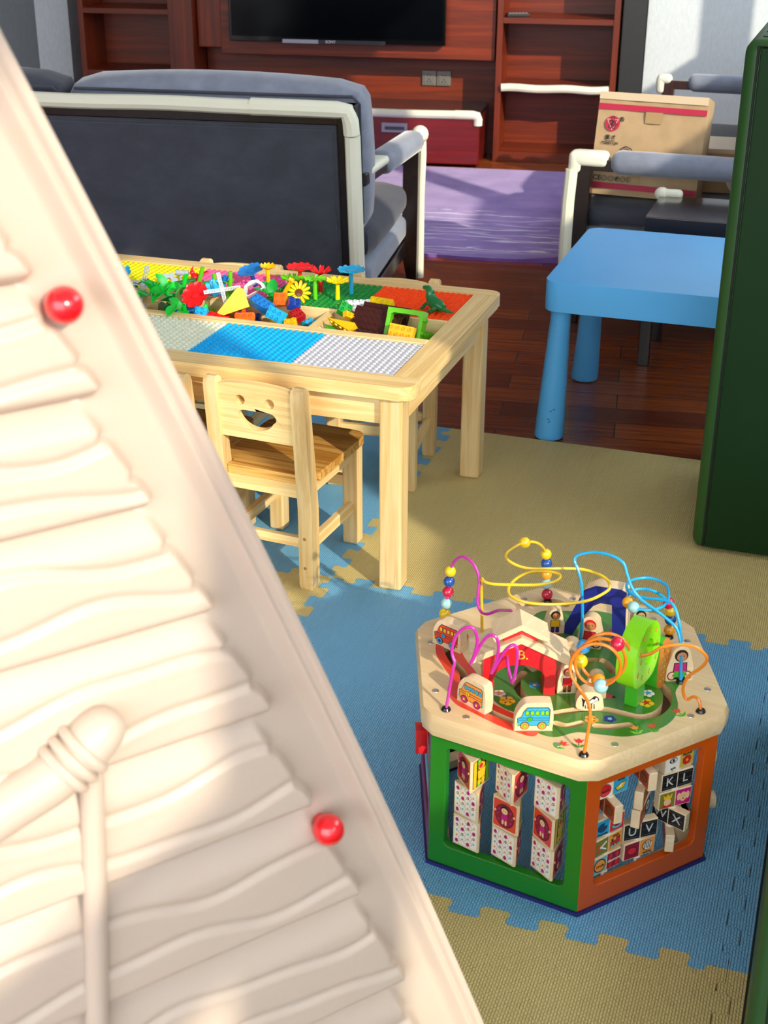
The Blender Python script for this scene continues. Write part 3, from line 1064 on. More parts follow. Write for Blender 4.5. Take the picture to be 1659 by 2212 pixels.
# ---------------------------------------------------------------- smiley chairs
def make_chair(label, loc, rz):
    t = thing('child_chair', label, 'chair', loc, radians(rz), 'pine smiley chairs')
    hx, hy, H = 0.108, 0.128, 0.503
    LEAN_ = -0.033

    def py(z):
        return -hy + (LEAN_ * max(0, (z - 0.2)) / (H - 0.2))
    for sx in (-1, 1):
        b = MB()
        rows = []
        for z, wx, wy, dy in ((0.0, .0155, .017, 0.0), (0.01, .0175, .019, 0), (0.2, .0175, .019, 0), (0.3, .0175, .018, 0), (0.42, .017, .0165, 0), (0.485, .0165, .0155, 0), (0.497, .0155, .012, 0), (0.503, .012, .005, 0)):
            rows.append([(sx * hx + a * wx, py(z) + c * wy, z) for a, c in ((-1, -1), (1, -1), (1, 1), (-1, 1))])
        v = [p for r in rows for p in r]
        f = [(3, 2, 1, 0), tuple(4 * (len(rows) - 1) + i for i in range(4))]
        for k in range(len(rows) - 1):
            f += [(4 * k + i, 4 * k + (i + 1) % 4, 4 * k + 4 + (i + 1) % 4, 4 * k + 4 + i) for i in range(4)]
        b.add(v, f, PINE_Z)
        plug = mat('dowel_plug', '#a8743a', 0.5)
        for z in (0.055, 0.13):
            b.cyl((sx * hx - 0.002, py(z) - 0.0185, z), (sx * hx - 0.002, py(z) - 0.0197, z), 0.0042, plug, n=10)
        b.build('rear_post', t, 0.005, 3)
        MB().box(sx * 0.102 - 0.020, sx * 0.102 + 0.020, 0.112, 0.150, 0, 0.262, PINE_Z).build('front_leg', t, 0.006, 3)
        MB().box(sx * 0.104 - 0.009, sx * 0.104 + 0.009, -0.115, 0.12, 0.088, 0.116, PINE_Y).build('side_stretcher', t, 0.002)
        MB().box(sx * 0.104 - 0.008, sx * 0.104 + 0.008, -0.115, 0.12, 0.228, 0.262, PINE_Y).build('side_apron', t, 0.002)
    MB().box(-0.092, 0.092, -0.135, -0.119, 0.100, 0.124, PINE_X).build('rear_stretcher', t, 0.002)
    MB().box(-0.085, 0.085, 0.122, 0.138, 0.150, 0.178, PINE_X).build('front_stretcher', t, 0.002)
    MB().box(-0.092, 0.092, -0.140, -0.122, 0.226, 0.262, PINE_X).build('rear_apron', t, 0.002)
    # seat: dished board, broad and rounded at the front, notched between the posts
    out = [(-0.089, -0.142), (0.089, -0.142), (0.089, -0.108), (0.128, -0.104), (0.130, 0.10)]
    out += circ(0.094, 0.128, 0.036, 6, None, 0, pi / 2) + circ(-0.094, 0.128, 0.036, 6, None, pi / 2, pi)
    out += [(-0.130, 0.10), (-0.128, -0.104), (-0.089, -0.108)]
    sb = MB().prism(out, 0.263, 0.285, PINE_SEAT)
    tag(sb.build('seat', t, 0.005, 3), 'darker varnished pine seat')
    # backrest with the smiling face cut through
    w = 0.0925
    prof = [(-w, 0.0), (w, 0.0), (w, 0.125)] + [(w * cos(a), 0.125 + 0.013 * sin(a)) for a in [pi * k / 14 for k in range(1, 14)]] + [(-w, 0.125)]
    mouth = circ(-0.030, 0.056, 0.016, 5, None, pi / 2, pi * 1.05) + circ(0.0, 0.0605, 0.045, 12, 0.036, pi * 1.12, pi * 1.88) + circ(0.034, 0.056, 0.016, 5, None, -0.05 * pi, pi / 2)
    eyes = [circ(-0.037, 0.096, 0.0118, 18), circ(0.036, 0.096, 0.0118, 18)]
    d = Vector((0, py(0.5) - py(0.36), 0.14)).normalized()
    M = frame((0, py(0.362) + 0.009, 0.362), (1, 0, 0), d)
    MB().prism([prof] + eyes + [mouth], 0.0, 0.018, PINE_X, M).build('backrest', t, 0.0025)
    return t


ch = make_chair('pine chair with smiling face cut in its back, nearest the bare table leg', (-1.176, 2.798, 0), -4.3)
for loc, rz, lab in (((-1.462, 2.795, 0), -3, 'pine chair half hidden by the cream gable, left of the smiling chair'),
                     ((-1.143, 3.382, 0), 186, 'pine chair tucked under the far right corner of the building table'),
                     ((-1.622, 3.382, 0), 181, 'pine chair tucked behind the far side under the pink plate')):
    copy_thing(ch, loc, (0, 0, radians(rz)), lab)

# ---------------------------------------------------------------- blue plastic table
BLUEP = mat('blue_plastic', '#58b4f4', 0.33, 0.5, noise_amt=0.03, noise_scale=4)
t = thing('kids_table', 'blue plastic kids table with thick cone legs on the dark floor', 'table', (-0.51, 4.05, FZ))
o = rrect(-0.275, 0.275, -0.335, 0.335, 0.045, 8)
i_ = rrect(-0.262, 0.262, -0.322, 0.322, 0.035, 8)
b = MB().prism(o, 0.455, 0.488, BLUEP)
b.prism([o, i_], 0.402, 0.456, BLUEP)
b.build('tabletop', t, 0.010, 3)
sc_ = mat('scuff_mark', '#1d3b5c', 0.7)
for sx in (-1, 1):
    for sy in (-1, 1):
        lg = MB()
        lean = Matrix.Identity(4)
        lean[0][2] = sx * -0.035
        lean[1][2] = sy * -0.02
        lean[0][3], lean[1][3] = sx * 0.248, sy * 0.268
        lg.lathe([(0.036, 0.0), (0.0425, 0.004), (0.0435, 0.012), (0.040, 0.10), (0.035, 0.22), (0.029, 0.36), (0.0275, 0.46)], BLUEP, lean, 28)
        if sx < 0 and sy < 0:
            for a, z, r_ in ((-70, 0.10, 10), (-82, 0.095, -25), (-88, 0.07, 15), (-84, 0.062, -20)):
                R_ = 0.0405 - (z - 0.1) * 0.03 + 0.0004
                p = Vector((R_ * cos(radians(a)), R_ * sin(radians(a)), z))
                lg.box(-0.004, 0.004, -0.0006, 0.0006, -0.0009, 0.0009, sc_, lean @ T(*p) @ RZ(a + 90) @ RY(r_))
        lg.build('leg', t)

# ---------------------------------------------------------------- green padded blocks
GREEN = mat('dark_green_vinyl', '#143414', 0.6, 0.2, noise_amt=0.08, noise_scale=3, bump=0.05, bump_scale=20)
GREEN_E = mat('green_vinyl_edge', '#26501f', 0.42, 0.4)
SEAM_SHADE = mat('dark_seam_and_gap_shade', '#0a140a', 0.7)
t = thing('padded_block', 'tall dark green padded block standing upright on the sand mat', 'padded block', (-0.262, 3.155, 0.0))
MB().box(0, 0.60, 0, 0.52, 0.0, 1.20, GREEN_E, None, 0.028, 4).build('body', t)
MB().box(0.033, 0.585, -0.006, 0.02, 0.012, 1.185, GREEN, None, 0.006, 2).build('front_cover', t)
s = MB().tube([(0.029, 0.0005, 0.014), (0.029, 0.0005, 1.187), (0.585, 0.0005, 1.187)], 0.0035, SEAM_SHADE, 8)
for k in range(4):
    s.tube([(0.03, 0.06 + k * 0.10, 1.2005), (0.57, 0.06 + k * 0.10, 1.2005)], 0.002, SEAM_SHADE, 6)
s.build('seam', t)
t = thing('padded_block', 'low green padded block along the right edge of the foam mats', 'padded block', (0.0165, 0.30, FZ))
MB().box(0, 0.50, 0, 2.15, 0.0, 0.30, GREEN_E, None, 0.012, 3).build('body', t)
s = MB().tube([(0.024, 0.024, 0.2995), (0.024, 2.126, 0.2995)], 0.003, SEAM_SHADE, 6)
s.tube([(-0.0005, 0.03, 0.02), (-0.0005, 2.12, 0.02)], 0.003, SEAM_SHADE, 6)  # low dark line painted in for the shadowed gap beside the mat
s.build('seam', t)
# wire runs of the bead maze, in the cube's own frame
W_YELLOW = [(-0.161, 0.0107, 0.305), (-0.1624, 0.0105, 0.3353), (-0.1635, 0.009, 0.3734), (-0.1641, 0.006, 0.4082), (-0.1614, 0., 0.429), (-0.1521, -0.0099, 0.4305), (-0.1361, -0.0107, 0.43), (-0.1098, 0.001, 0.43), (-0.0678, 0.0248, 0.43), (-0.0474, 0.0504, 0.43), (-0.0477, 0.074, 0.43), (-0.0682, 0.0793, 0.43), (-0.0976, 0.0611, 0.43), (-0.1107, 0.0268, 0.428), (-0.1084, -0.0061, 0.425), (-0.0924, -0.0251, 0.423), (-0.0586, -0.0273, 0.422), (-0.0161, -0.007, 0.422), (0.0214, 0.0256, 0.423), (0.0387, 0.0677, 0.425), (0.0378, 0.0856, 0.428), (0.0221, 0.1012, 0.432), (-0.0112, 0.1063, 0.435), (-0.041, 0.0931, 0.437), (-0.0897, 0.0581, 0.44), (-0.1124, 0.0448, 0.445), (-0.1329, 0.0437, 0.452), (-0.1485, 0.0689, 0.4472), (-0.149, 0.0941, 0.4471), (-0.1404, 0.1193, 0.4494), (-0.1292, 0.1446, 0.4442), (-0.1226, 0.1698, 0.4266), (-0.1236, 0.195, 0.3988), (-0.1222, 0.197, 0.373), (-0.1212, 0.198, 0.3493), (-0.1195, 0.199, 0.3256), (-0.1136, 0.1915, 0.305) ]
W_BLUE_A = [(0.0017, 0.0544, 0.305), (0.0031, 0.0574, 0.3285), (0.0019, 0.0603, 0.379), (-0.005, 0.0632, 0.4308), (-0.0147, 0.0662, 0.4559), (-0.0218, 0.0691, 0.4673), (-0.0179, 0.0721, 0.4777), (0.0075, 0.075, 0.4882), (0.0386, 0.0721, 0.4919), (0.0629, 0.0692, 0.4851), (0.0727, 0.0664, 0.4676), (0.0837, 0.0635, 0.4469), (0.1009, 0.0606, 0.4313), (0.1293, 0.0577, 0.4189), (0.1541, 0.0549, 0.4075), (0.1696, 0.052, 0.3972), (0.1778, 0.0491, 0.3794), (0.1832, 0.0462, 0.3499), (0.1873, 0.0434, 0.305) ]
W_BLUE_B = [(0.1877, 0.0463, 0.305), (0.1819, 0.0556, 0.3519), (0.1748, 0.065, 0.374), (0.165, 0.072, 0.4039), (0.1509, 0.079, 0.4253), (0.1289, 0.0859, 0.425), (0.0992, 0.0872, 0.42), (0.0745, 0.0908, 0.42), (0.0584, 0.1128, 0.42), (0.0604, 0.1393, 0.42), (0.0837, 0.1604, 0.42), (0.1144, 0.15, 0.42), (0.1318, 0.117, 0.42), (0.1362, 0.0858, 0.418), (0.1244, 0.0632, 0.416), (0.1009, 0.0556, 0.414), (0.0829, 0.0641, 0.414), (0.0702, 0.0834, 0.414), (0.0706, 0.1122, 0.414), (0.0819, 0.1285, 0.413), (0.101, 0.132, 0.412), (0.1141, 0.1535, 0.3924), (0.1195, 0.175, 0.3667), (0.1209, 0.18, 0.3457), (0.1208, 0.183, 0.3213), (0.1236, 0.1751, 0.305) ]
W_PURPLE = [(-0.1149, -0.2215, 0.305), (-0.1116, -0.2185, 0.342), (-0.108, -0.2156, 0.3769), (-0.1065, -0.2126, 0.3915), (-0.1123, -0.2097, 0.4022), (-0.1141, -0.2068, 0.4157), (-0.1073, -0.2038, 0.4387), (-0.0936, -0.2009, 0.4524), (-0.0825, -0.1979, 0.452), (-0.0767, -0.195, 0.4344), (-0.0791, -0.195, 0.4112), (-0.0866, -0.195, 0.3856), (-0.0792, -0.193, 0.4049), (-0.0701, -0.191, 0.4273), (-0.0585, -0.189, 0.4424), (-0.0486, -0.187, 0.4411), (-0.0443, -0.185, 0.4249), (-0.0471, -0.1835, 0.399), (-0.0555, -0.182, 0.3705), (-0.0471, -0.1806, 0.3905), (-0.0357, -0.1792, 0.4157), (-0.0256, -0.1778, 0.4283), (-0.018, -0.1764, 0.427), (-0.0159, -0.175, 0.4107), (-0.0185, -0.1735, 0.3778), (-0.0238, -0.172, 0.3578), (-0.0333, -0.161, 0.363), (-0.0422, -0.15, 0.3757), (-0.055, -0.125, 0.3765) ]
W_PURPLE_B = [(-0.0782, -0.06, 0.4185), (-0.115, -0.03, 0.3938), (-0.1367, -0.024, 0.3782), (-0.1519, -0.018, 0.3755), (-0.1617, -0.012, 0.3878), (-0.1641, -0.006, 0.4064), (-0.1658, 0., 0.4216), (-0.1727, 0.006, 0.4354), (-0.1869, 0.012, 0.4492), (-0.208, 0.018, 0.4511), (-0.2258, 0.024, 0.434), (-0.2356, 0.03, 0.4101), (-0.2376, 0.0283, 0.3783), (-0.2406, 0.0266, 0.3401), (-0.2445, 0.025, 0.305) ]
W_ORANGE = [(0.1243, -0.2306, 0.305), (0.1243, -0.2204, 0.3353), (0.1224, -0.2103, 0.3665), (0.1141, -0.2001, 0.3802), (0.0976, -0.19, 0.3898), (0.0877, -0.19, 0.4018), (0.0792, -0.1876, 0.4121), (0.0761, -0.1852, 0.4258), (0.0788, -0.1829, 0.4407), (0.0867, -0.1805, 0.4543), (0.0985, -0.1781, 0.4647), (0.1125, -0.1757, 0.47), (0.1264, -0.1733, 0.4695), (0.1382, -0.171, 0.4631), (0.1462, -0.1686, 0.4518), (0.1492, -0.1662, 0.4369), (0.1465, -0.1638, 0.4205), (0.1386, -0.1614, 0.4049), (0.1264, -0.159, 0.3923), (0.1117, -0.1567, 0.3845), (0.0966, -0.1543, 0.3827), (0.0833, -0.1519, 0.387), (0.074, -0.1495, 0.3968), (0.07, -0.1471, 0.4103), (0.0718, -0.1448, 0.4255), (0.0791, -0.1424, 0.4398), (0.0907, -0.14, 0.4509), (0.1046, -0.1376, 0.4572), (0.1189, -0.1352, 0.4576), (0.1315, -0.1329, 0.4521), (0.1403, -0.1305, 0.4412), (0.1442, -0.1281, 0.4266), (0.1424, -0.1257, 0.41), (0.1352, -0.1233, 0.394), (0.1234, -0.121, 0.3806), (0.1087, -0.1186, 0.3719), (0.0933, -0.1162, 0.3692), (0.0795, -0.1138, 0.3727), (0.0693, -0.1114, 0.3819), (0.0643, -0.109, 0.3953), (0.0653, -0.1067, 0.4106), (0.0719, -0.1043, 0.4254), (0.083, -0.1019, 0.4374), (0.097, -0.0995, 0.4446), (0.1116, -0.0971, 0.446), (0.1248, -0.0948, 0.4413), (0.1345, -0.0924, 0.431), (0.1393, -0.09, 0.4166), (0.145, -0.085, 0.4104), (0.1645, -0.07, 0.4125), (0.1802, -0.055, 0.4221), (0.2044, -0.035, 0.4226), (0.2264, -0.025, 0.4176), (0.2421, -0.02, 0.4016), (0.2346, -0.02, 0.3819), (0.2153, -0.02, 0.3583), (0.2095, -0.02, 0.3341), (0.217, -0.02, 0.3166), (0.2287, -0.02, 0.3253), (0.2387, -0.0229, 0.3216), (0.2436, -0.0259, 0.305) ]
# ---------------------------------------------------------------- wooden activity cube (six sided)
HEX = 0.271
cube = thing('activity_cube', 'six-sided wooden activity cube with bead maze wires on the blue mat', 'toy', (-0.352, 2.014, 0.0), radians(-10.3))
BIRCH = wood('birch_ply', '#d3b17c', '#ecd4a6', 'x', 0.4, 1.2, 0.5, coat=0.3, ring=16, bump=0.03)
BIRCH_D = wood('birch_light', '#dbbf92', '#eed9b4', 'y', 0.45, 1.5, 0.5, coat=0.1, ring=16, bump=0.03)
P_GREEN = mat('paint_green', '#187a18', 0.35, 0.4, coat=0.15)
P_ORANGE = mat('paint_orange', '#c85410', 0.35, 0.4, coat=0.15)
P_RED = mat('paint_red', '#d8202a', 0.32, 0.5, coat=0.3)
P_PURPLE = mat('paint_purple', '#7d2f5f', 0.35, 0.5)
P_NAVY = mat('paint_navy', '#1f2a86', 0.35, 0.5, coat=0.3)
P_BASE = mat('paint_base_blue', '#26266b', 0.4)
P_MEADOW = mat('paint_meadow', '#3f7f22', 0.28, 0.5, coat=0.5, noise_amt=0.12, noise_scale=18)
P_PATH = mat('paint_path_red', '#e0402a', 0.3, 0.5, coat=0.4)
P_ORG2 = mat('paint_path_orange', '#ea8432', 0.3, 0.5, coat=0.4)
P_LIME = mat('paint_lime', '#86dc14', 0.3, 0.5, coat=0.3)
P_LEAF = mat('paint_leaf', '#3fae22', 0.32, 0.5, coat=0.3)
P_YEL = mat('paint_yellow', '#f2c418', 0.3, 0.5, coat=0.4)
P_SKY = mat('paint_sky', '#2fa8d0', 0.35, 0.5)
P_WHITE = mat('paint_white', '#f2ecdc', 0.4)
P_INK = mat('paint_ink', '#161312', 0.45)
P_SKIN = mat('paint_skin', '#c98452', 0.45)
P_SKIN2 = mat('paint_skin_light', '#eec08c', 0.45)
P_MAG = mat('paint_magenta', '#c0197a', 0.4)
P_TEAL = mat('paint_teal', '#6fb4b8', 0.4)
P_BROWN = mat('paint_brown', '#8a4b22', 0.4)
P_ORN = mat('paint_amber', '#f09a3a', 0.4)
P_SLOT = mat('slot_floor', '#5a4632', 0.7)
P_MAROON = mat('paint_maroon', '#8c1230', 0.4)
P_BLACKB = mat('chalkboard_print', '#15161a', 0.45)


def hexv(k, r=HEX):
    a = radians(60 * k)
    return Vector((r * cos(a), r * sin(a), 0))


def side(k, r=HEX):
    """frame of side k: x along the face, y up, z outward"""
    a, b = hexv(k, r), hexv(k + 1, r)
    return frame(a, b - a, (0, 0, 1)), (b - a).length


ZT = 0.305
bs = MB().prism([[tuple(hexv(k, HEX + 0.004)[:2]) for k in range(6)], [tuple(hexv(k, HEX - 0.045)[:2]) for k in range(6)]], 0.0, 0.006, P_BASE)
bs.prism([[tuple(hexv(k, HEX - 0.004)[:2]) for k in range(6)], [tuple(hexv(k, HEX - 0.045)[:2]) for k in range(6)]], 0.006, 0.022, BIRCH)
bs.build('base_rim', cube)
# the base is open in the middle, the mat shows through
SIDE_PAINT = {4: P_GREEN, 5: P_ORANGE, 3: P_PURPLE, 0: P_ORANGE, 1: P_NAVY, 2: P_RED}
SIDE_LAB = {4: 'green frame holding the turning picture blocks', 5: 'orange frame holding the letter tiles', 3: 'dark purple side frame', 0: 'right side frame', 1: 'navy side frame', 2: 'red side frame'}
for k in range(6):
    M, Ls = side(k)
    o = [(0, 0.006), (Ls, 0.006), (Ls, 0.268), (0, 0.268)]
    h = rrect(0.029, Ls - 0.027, 0.046, 0.243, 0.012, 4) if k in (3, 4, 5) else rrect(0.014, Ls - 0.014, 0.022, 0.256, 0.008, 4)
    b = MB().prism([o, h], -0.016, 0.0, SIDE_PAINT[k], M)
    tag(b.build('side_frame', cube, 0.002), SIDE_LAB[k])


def dot(b, m, x, y, r, M, lift=0.0003, n=12, ry=None):
    b.prism(circ(x, y, r, n, ry), 0, lift, m, M, cap0=False)


def poly(b, m, pts, M, lift=0.0003):
    b.prism(pts, 0, lift, m, M, cap0=False)


# ---- prints on the turning blocks
def print_pattern(b, M, w, h):
    cols = [P_MAG, P_BROWN, P_TEAL, P_ORN]
    poly(b, P_WHITE, rrect(-w / 2, w / 2, -h / 2, h / 2, 0.003, 3), M, 0.0002)
    for i in range(4):
        for j in range(5):
            x = -w / 2 + w * (i + 0.5) / 4
            y = -h / 2 + h * (j + 0.5 + (0.5 if i % 2 else 0)) / 5
            if y > h / 2 - 0.003:
                continue
            c_ = cols[(i * 2 + j * 3) % 4]
            r = 0.0032 if c_ is P_MAG else (0.0017 if c_ in (P_TEAL, P_ORN) else 0.0023)
            dot(b, c_, x, y, r, M, 0.0006, 10, r * 1.25)
            if c_ is not P_TEAL and c_ is not P_ORN:
                dot(b, P_WHITE if c_ is P_BROWN else P_MAROON, x, y, r * .45, M, 0.0008, 8)
    for i in range(1, 4):
        x = -w / 2 + w * i / 4
        pts = [(x + 0.0027 * sin(j * pi / 2.4 + i * pi), -h / 2 + h * j / 24) for j in range(25)]
        q = [(px - 0.0002, py_) for px, py_ in pts] + [(px + 0.0003, py_) for px, py_ in pts[::-1]]
        poly(b, P_BROWN, q, M, 0.0004)


def print_girl(b, M, w, h):
    poly(b, P_PATH, rrect(-w / 2, w / 2, -h / 2, h / 2, 0.003, 3), M, 0.0002)
    dot(b, P_INK, 0, -0.001, w * .43, M, 0.0004, 20, h * .43)
    dot(b, P_MAROON, 0, -0.001, w * .405, M, 0.0006, 20, h * .405)
    for a in range(10):
        dot(b, P_MAG, w * .32 * cos(a * .63), h * .32 * sin(a * .63) - .001, 0.0018, M, 0.0008, 8)
    dot(b, P_INK, 0, 0.0105, 0.0078, M, 0.0010, 14)
    dot(b, P_SKIN2, 0, 0.0085, 0.0064, M, 0.0012, 14, 0.0058)
    poly(b, P_MAG, [(-0.0045, 0.003), (0.0045, 0.003), (0.0068, -0.009), (-0.0068, -0.009)], M, 0.0012)
    for sx in (-1, 1):
        dot(b, P_SKIN2, sx * 0.003, -0.0135, 0.0021, M, 0.0012, 10, 0.0052)
        dot(b, P_SKIN2, sx * w * .42, 0.004, 0.0022, M, 0.0012, 8)
        dot(b, P_INK, sx * 0.0022, 0.0088, 0.0007, M, 0.0014, 6)


def print_chick(b, M, w, h):
    poly(b, P_INK, rrect(-w / 2, w / 2, -h / 2, h / 2, 0.003, 3), M, 0.0002)
    for i in range(4):
        x = -w / 2 + w * (i + .5) / 4
        poly(b, P_YEL if i % 2 == 0 else P_LIME, [(x - .004, -h / 2 + .001), (x + .004, -h / 2 + .001), (x + .004, h / 2 - .001), (x - .004, h / 2 - .001)], M, 0.0004)
    dot(b, P_INK, 0, 0.012, 0.0105, M, 0.0006, 14, 0.0085)
    dot(b, P_YEL, 0, 0.012, 0.0095, M, 0.0008, 14, 0.0075)
    dot(b, P_RED, -0.002, 0.0125, 0.0055, M, 0.0010, 12, 0.0045)
    poly(b, P_INK, [(-0.012, 0.006), (0.012, 0.006), (0.010, -0.013), (-0.010, -0.013)], M, 0.0008)
    poly(b, P_YEL, [(-0.0108, 0.005), (0.0108, 0.005), (0.009, -0.012), (-0.009, -0.012)], M, 0.0010)
    for sx in (-1, 1):
        dot(b, P_YEL, sx * 0.005, -0.018, 0.0045, M, 0.0010, 10, 0.0038)


M4, L4 = side(4)
rod_m = mat('steel_rod', '#b8b8bc', 0.3, metal=1.0)
PW, PH = 0.056, 0.0615
tri = PW / sqrt(3)                            # circumradius
angs = {0: (-8, -15, -160), 1: (-16, -132, -35), 2: (-26, -150, -20)}
for ci, u in enumerate((0.067, 0.137, 0.207)):
    ctr = M4 @ Vector((u, 0, -0.024))
    MB().cyl(ctr + Vector((0, 0, 0.022)), ctr + Vector((0, 0, 0.268)), 0.003, rod_m, n=10).build('rod', cube)
    for ri, th in enumerate(angs[ci]):
        zc = 0.0495 + PH * ri + PH / 2
        B = T(ctr.x, ctr.y, zc) @ RZ(th)
        b = MB()
        vs = [(tri * cos(radians(-90 + 60 + 120 * j)), tri * sin(radians(-90 + 60 + 120 * j))) for j in range(3)]
        rv = []
        for j in range(3):                      # blunt the three corners
            p, q, r_ = Vector(vs[j - 1]), Vector(vs[j]), Vector(vs[(j + 1) % 3])
            rv += [tuple(q + (p - q) * .07), tuple(q + (r_ - q) * .07)]
        b.prism(rv, -PH / 2 + 0.001, PH / 2 - 0.001, BIRCH_D, B)
        ap = tri * 0.5
        for j, fn in enumerate((print_pattern, print_girl, print_chick)):
            F = B @ RZ(120 * j) @ frame((0, -ap, 0), (1, 0, 0), (0, 0, 1))
            fn(b, F, PW * 0.80, PH * 0.86)
        b.build('turning_block', cube)


# ---- letter and picture tiles on the orange side
def pic(b, what, M, w, h):
    """one half of a tile: w x h print centred on M"""
    bgc = {'K': P_BLACKB, 'L': P_BLACKB, 'U': P_BLACKB, 'V': P_BLACKB, 'X': P_BLACKB, 'W': P_BLACKB, 'O': P_BLACKB, 'P': P_BLACKB,
           'eye': P_WHITE, 'flower': mat('print_mustard', '#c9b040', 0.45), 'boat': P_SKY, 'apple': P_WHITE, 'king': mat('print_olive', '#7d7a2c', 0.45), 'dog': P_MAG,
           'mouse': P_SKY, 'cake': P_RED, 'train': P_ORN, 'scissors': mat('print_olive', '#7d7a2c', 0.45), 'circle': P_TEAL, 'diamond': P_MAROON, 'zebra': P_ORN, 'fish': P_MAROON,
           'rust': mat('print_rust', '#a8431c', 0.45)}[what]
    poly(b, bgc, [(-w / 2, -h / 2), (w / 2, -h / 2), (w / 2, h / 2), (-w / 2, h / 2)], M, 0.0003)
    up = M @ T(0, 0, 0.0006)
    if len(what) == 1:
        b.text(what, h * .78, mat('chalk', '#cfcdc4', 0.6), up, 0.0002)
        for s_ in (-.38, 0.0, .38):
            poly(b, mat('chalk_line', '#6b6a66', 0.6), [(-w * .42, h * s_ - .0002), (w * .42, h * s_ - .0002), (w * .42, h * s_ + .0002), (-w * .42, h * s_ + .0002)], M, 0.0005)
        return
    if what in ('eye', 'flower', 'boat', 'apple', 'mouse', 'train', 'circle', 'diamond', 'zebra'):
        yy = {'eye': -.30, 'flower': .32, 'boat': .36, 'apple': -.02, 'mouse': -.36, 'train': .38, 'circle': 0, 'diamond': .02, 'zebra': -.38}[what]
        col = P_INK if what not in ('diamond',) else P_WHITE
        if what not in ('circle', 'apple'):
            b.text(what, h * .27, col, up @ T(0, h * yy, 0.0006), 0.0002)
    if what == 'flower':
        for k in range(7):
            a = k * 2 * pi / 7
            dot(b, P_INK, w * .22 * cos(a), -h * .12 + h * .2 * sin(a), h * .125, M, 0.0005, 10)
            dot(b, P_RED, w * .22 * cos(a), -h * .12 + h * .2 * sin(a), h * .105, M, 0.0007, 10)
        dot(b, P_ORN, 0, -h * .12, h * .1, M, 0.0009, 10)
    elif what == 'eye':
        dot(b, P_INK, 0, h * .2, w * .30, M, 0.0005, 14, h * .18)
        dot(b, P_WHITE, w * .03, h * .2, w * .22, M, 0.0007, 14, h * .12)
        dot(b, P_INK, 0, h * .2, h * .1, M, 0.0009, 10)
    elif what == 'apple':
        dot(b, P_INK, 0, -h * .05, h * .40, M, 0.0005, 16)
        dot(b, P_RED, 0, -h * .05, h * .37, M, 0.0007, 16)
        poly(b, P_BROWN, [(-.0007, h * .28), (.0007, h * .28), (.0015, h * .45), (0, h * .45)], M, 0.0008)
        b.text('apple', h * .25, P_INK, up @ T(0, -h * .05, 0.0006), 0.0002)
    elif what == 'boat':
        poly(b, P_INK, [(-w * .4, -h * .12), (-w * .22, -h * .36), (w * .22, -h * .26), (w * .40, h * .14), (w * .05, h * .12)], M, 0.0005)
        poly(b, P_YEL, [(-w * .35, -h * .13), (-w * .2, -h * .31), (w * .19, -h * .22), (w * .35, h * .10), (w * .05, h * .07)], M, 0.0007)
        poly(b, P_WHITE, [(-w * .14, -h * .12), (-w * .04, -h * .16), (w * .12, h * .06), (w * .03, h * .06)], M, 0.0009)
    elif what == 'king':
        dot(b, P_INK, 0, -h * .1, h * .28, M, 0.0005, 14)
        dot(b, P_SKIN2, 0, -h * .1, h * .25, M, 0.0007, 14)
        poly(b, P_YEL, [(-w * .24, h * .10), (w * .24, h * .10), (w * .30, h * .40), (w * .12, h * .24), (0, h * .42), (-w * .12, h * .24), (-w * .30, h * .40)], M, 0.0009)
        poly(b, P_RED, [(-w * .4, -h * .46), (w * .4, -h * .46), (w * .2, -h * .28), (-w * .2, -h * .28)], M, 0.0006)
    elif what == 'dog':
        dot(b, P_SKIN2, 0, 0, w * .24, M, 0.0007, 14, h * .32)
        for sx in (-1, 1):
            dot(b, P_SKIN2, sx * w * .30, h * .05, w * .12, M, 0.0006, 10, h * .26)
            dot(b, P_INK, sx * w * .08, h * .06, .0008, M, 0.0009, 6)
        dot(b, P_INK, 0, -h * .12, .0014, M, 0.0009, 8)
    elif what == 'mouse':
        dot(b, mat('print_navy', '#21426b', 0.45), 0, 0.001, w * .36, M, 0.0005, 16, h * .3)
        dot(b, P_SKY, w * .22, h * .2, .003, M, 0.0006, 10)
    elif what == 'cake':
        dot(b, P_INK, 0, -h * .18, w * .40, M, 0.0005, 16, h * .22)
        dot(b, P_TEAL, 0, -h * .18, w * .37, M, 0.0007, 16, h * .19)
        dot(b, P_MAROON, 0, -h * .02, w * .30, M, 0.0009, 16, h * .22)
    elif what == 'train':
        poly(b, P_INK, [(-w * .36, -h * .3), (w * .36, -h * .3), (w * .36, h * .22), (w * .08, h * .22), (w * .08, h * .02), (-w * .36, h * .02)], M, 0.0005)
        poly(b, P_RED, [(-w * .32, -h * .2), (w * .32, -h * .2), (w * .32, h * .16), (w * .12, h * .16), (w * .12, -h * .02), (-w * .32, -h * .02)], M, 0.0007)
        for x in (-.24, 0, .24):
            dot(b, P_TEAL, w * x, -h * .3, h * .09, M, 0.0009, 10)
        poly(b, P_INK, [(-w * .28, h * .02), (-w * .18, h * .02), (-w * .14, h * .18), (-w * .32, h * .18)], M, 0.0007)
    elif what == 'scissors':
        for sx in (-1, 1):
            poly(b, P_WHITE, [(-w * .1, -h * .08 * sx), (w * .40, h * .22 * sx), (w * .36, h * .30 * sx), (-w * .14, 0)], M, 0.0006)
            b.prism([circ(-w * .26, h * .15 * sx, .0034, 12), circ(-w * .26, h * .15 * sx, .0019, 12)], 0, 0.0008, P_RED, M)
    elif what == 'circle':
        dot(b, P_INK, 0, 0, h * .44, M, 0.0005, 20)
        dot(b, P_ORN, 0, 0, h * .37, M, 0.0007, 20)
        b.text('circle', h * .27, P_INK, up @ T(0, 0, 0.0006), 0.0002)
    elif what == 'diamond':
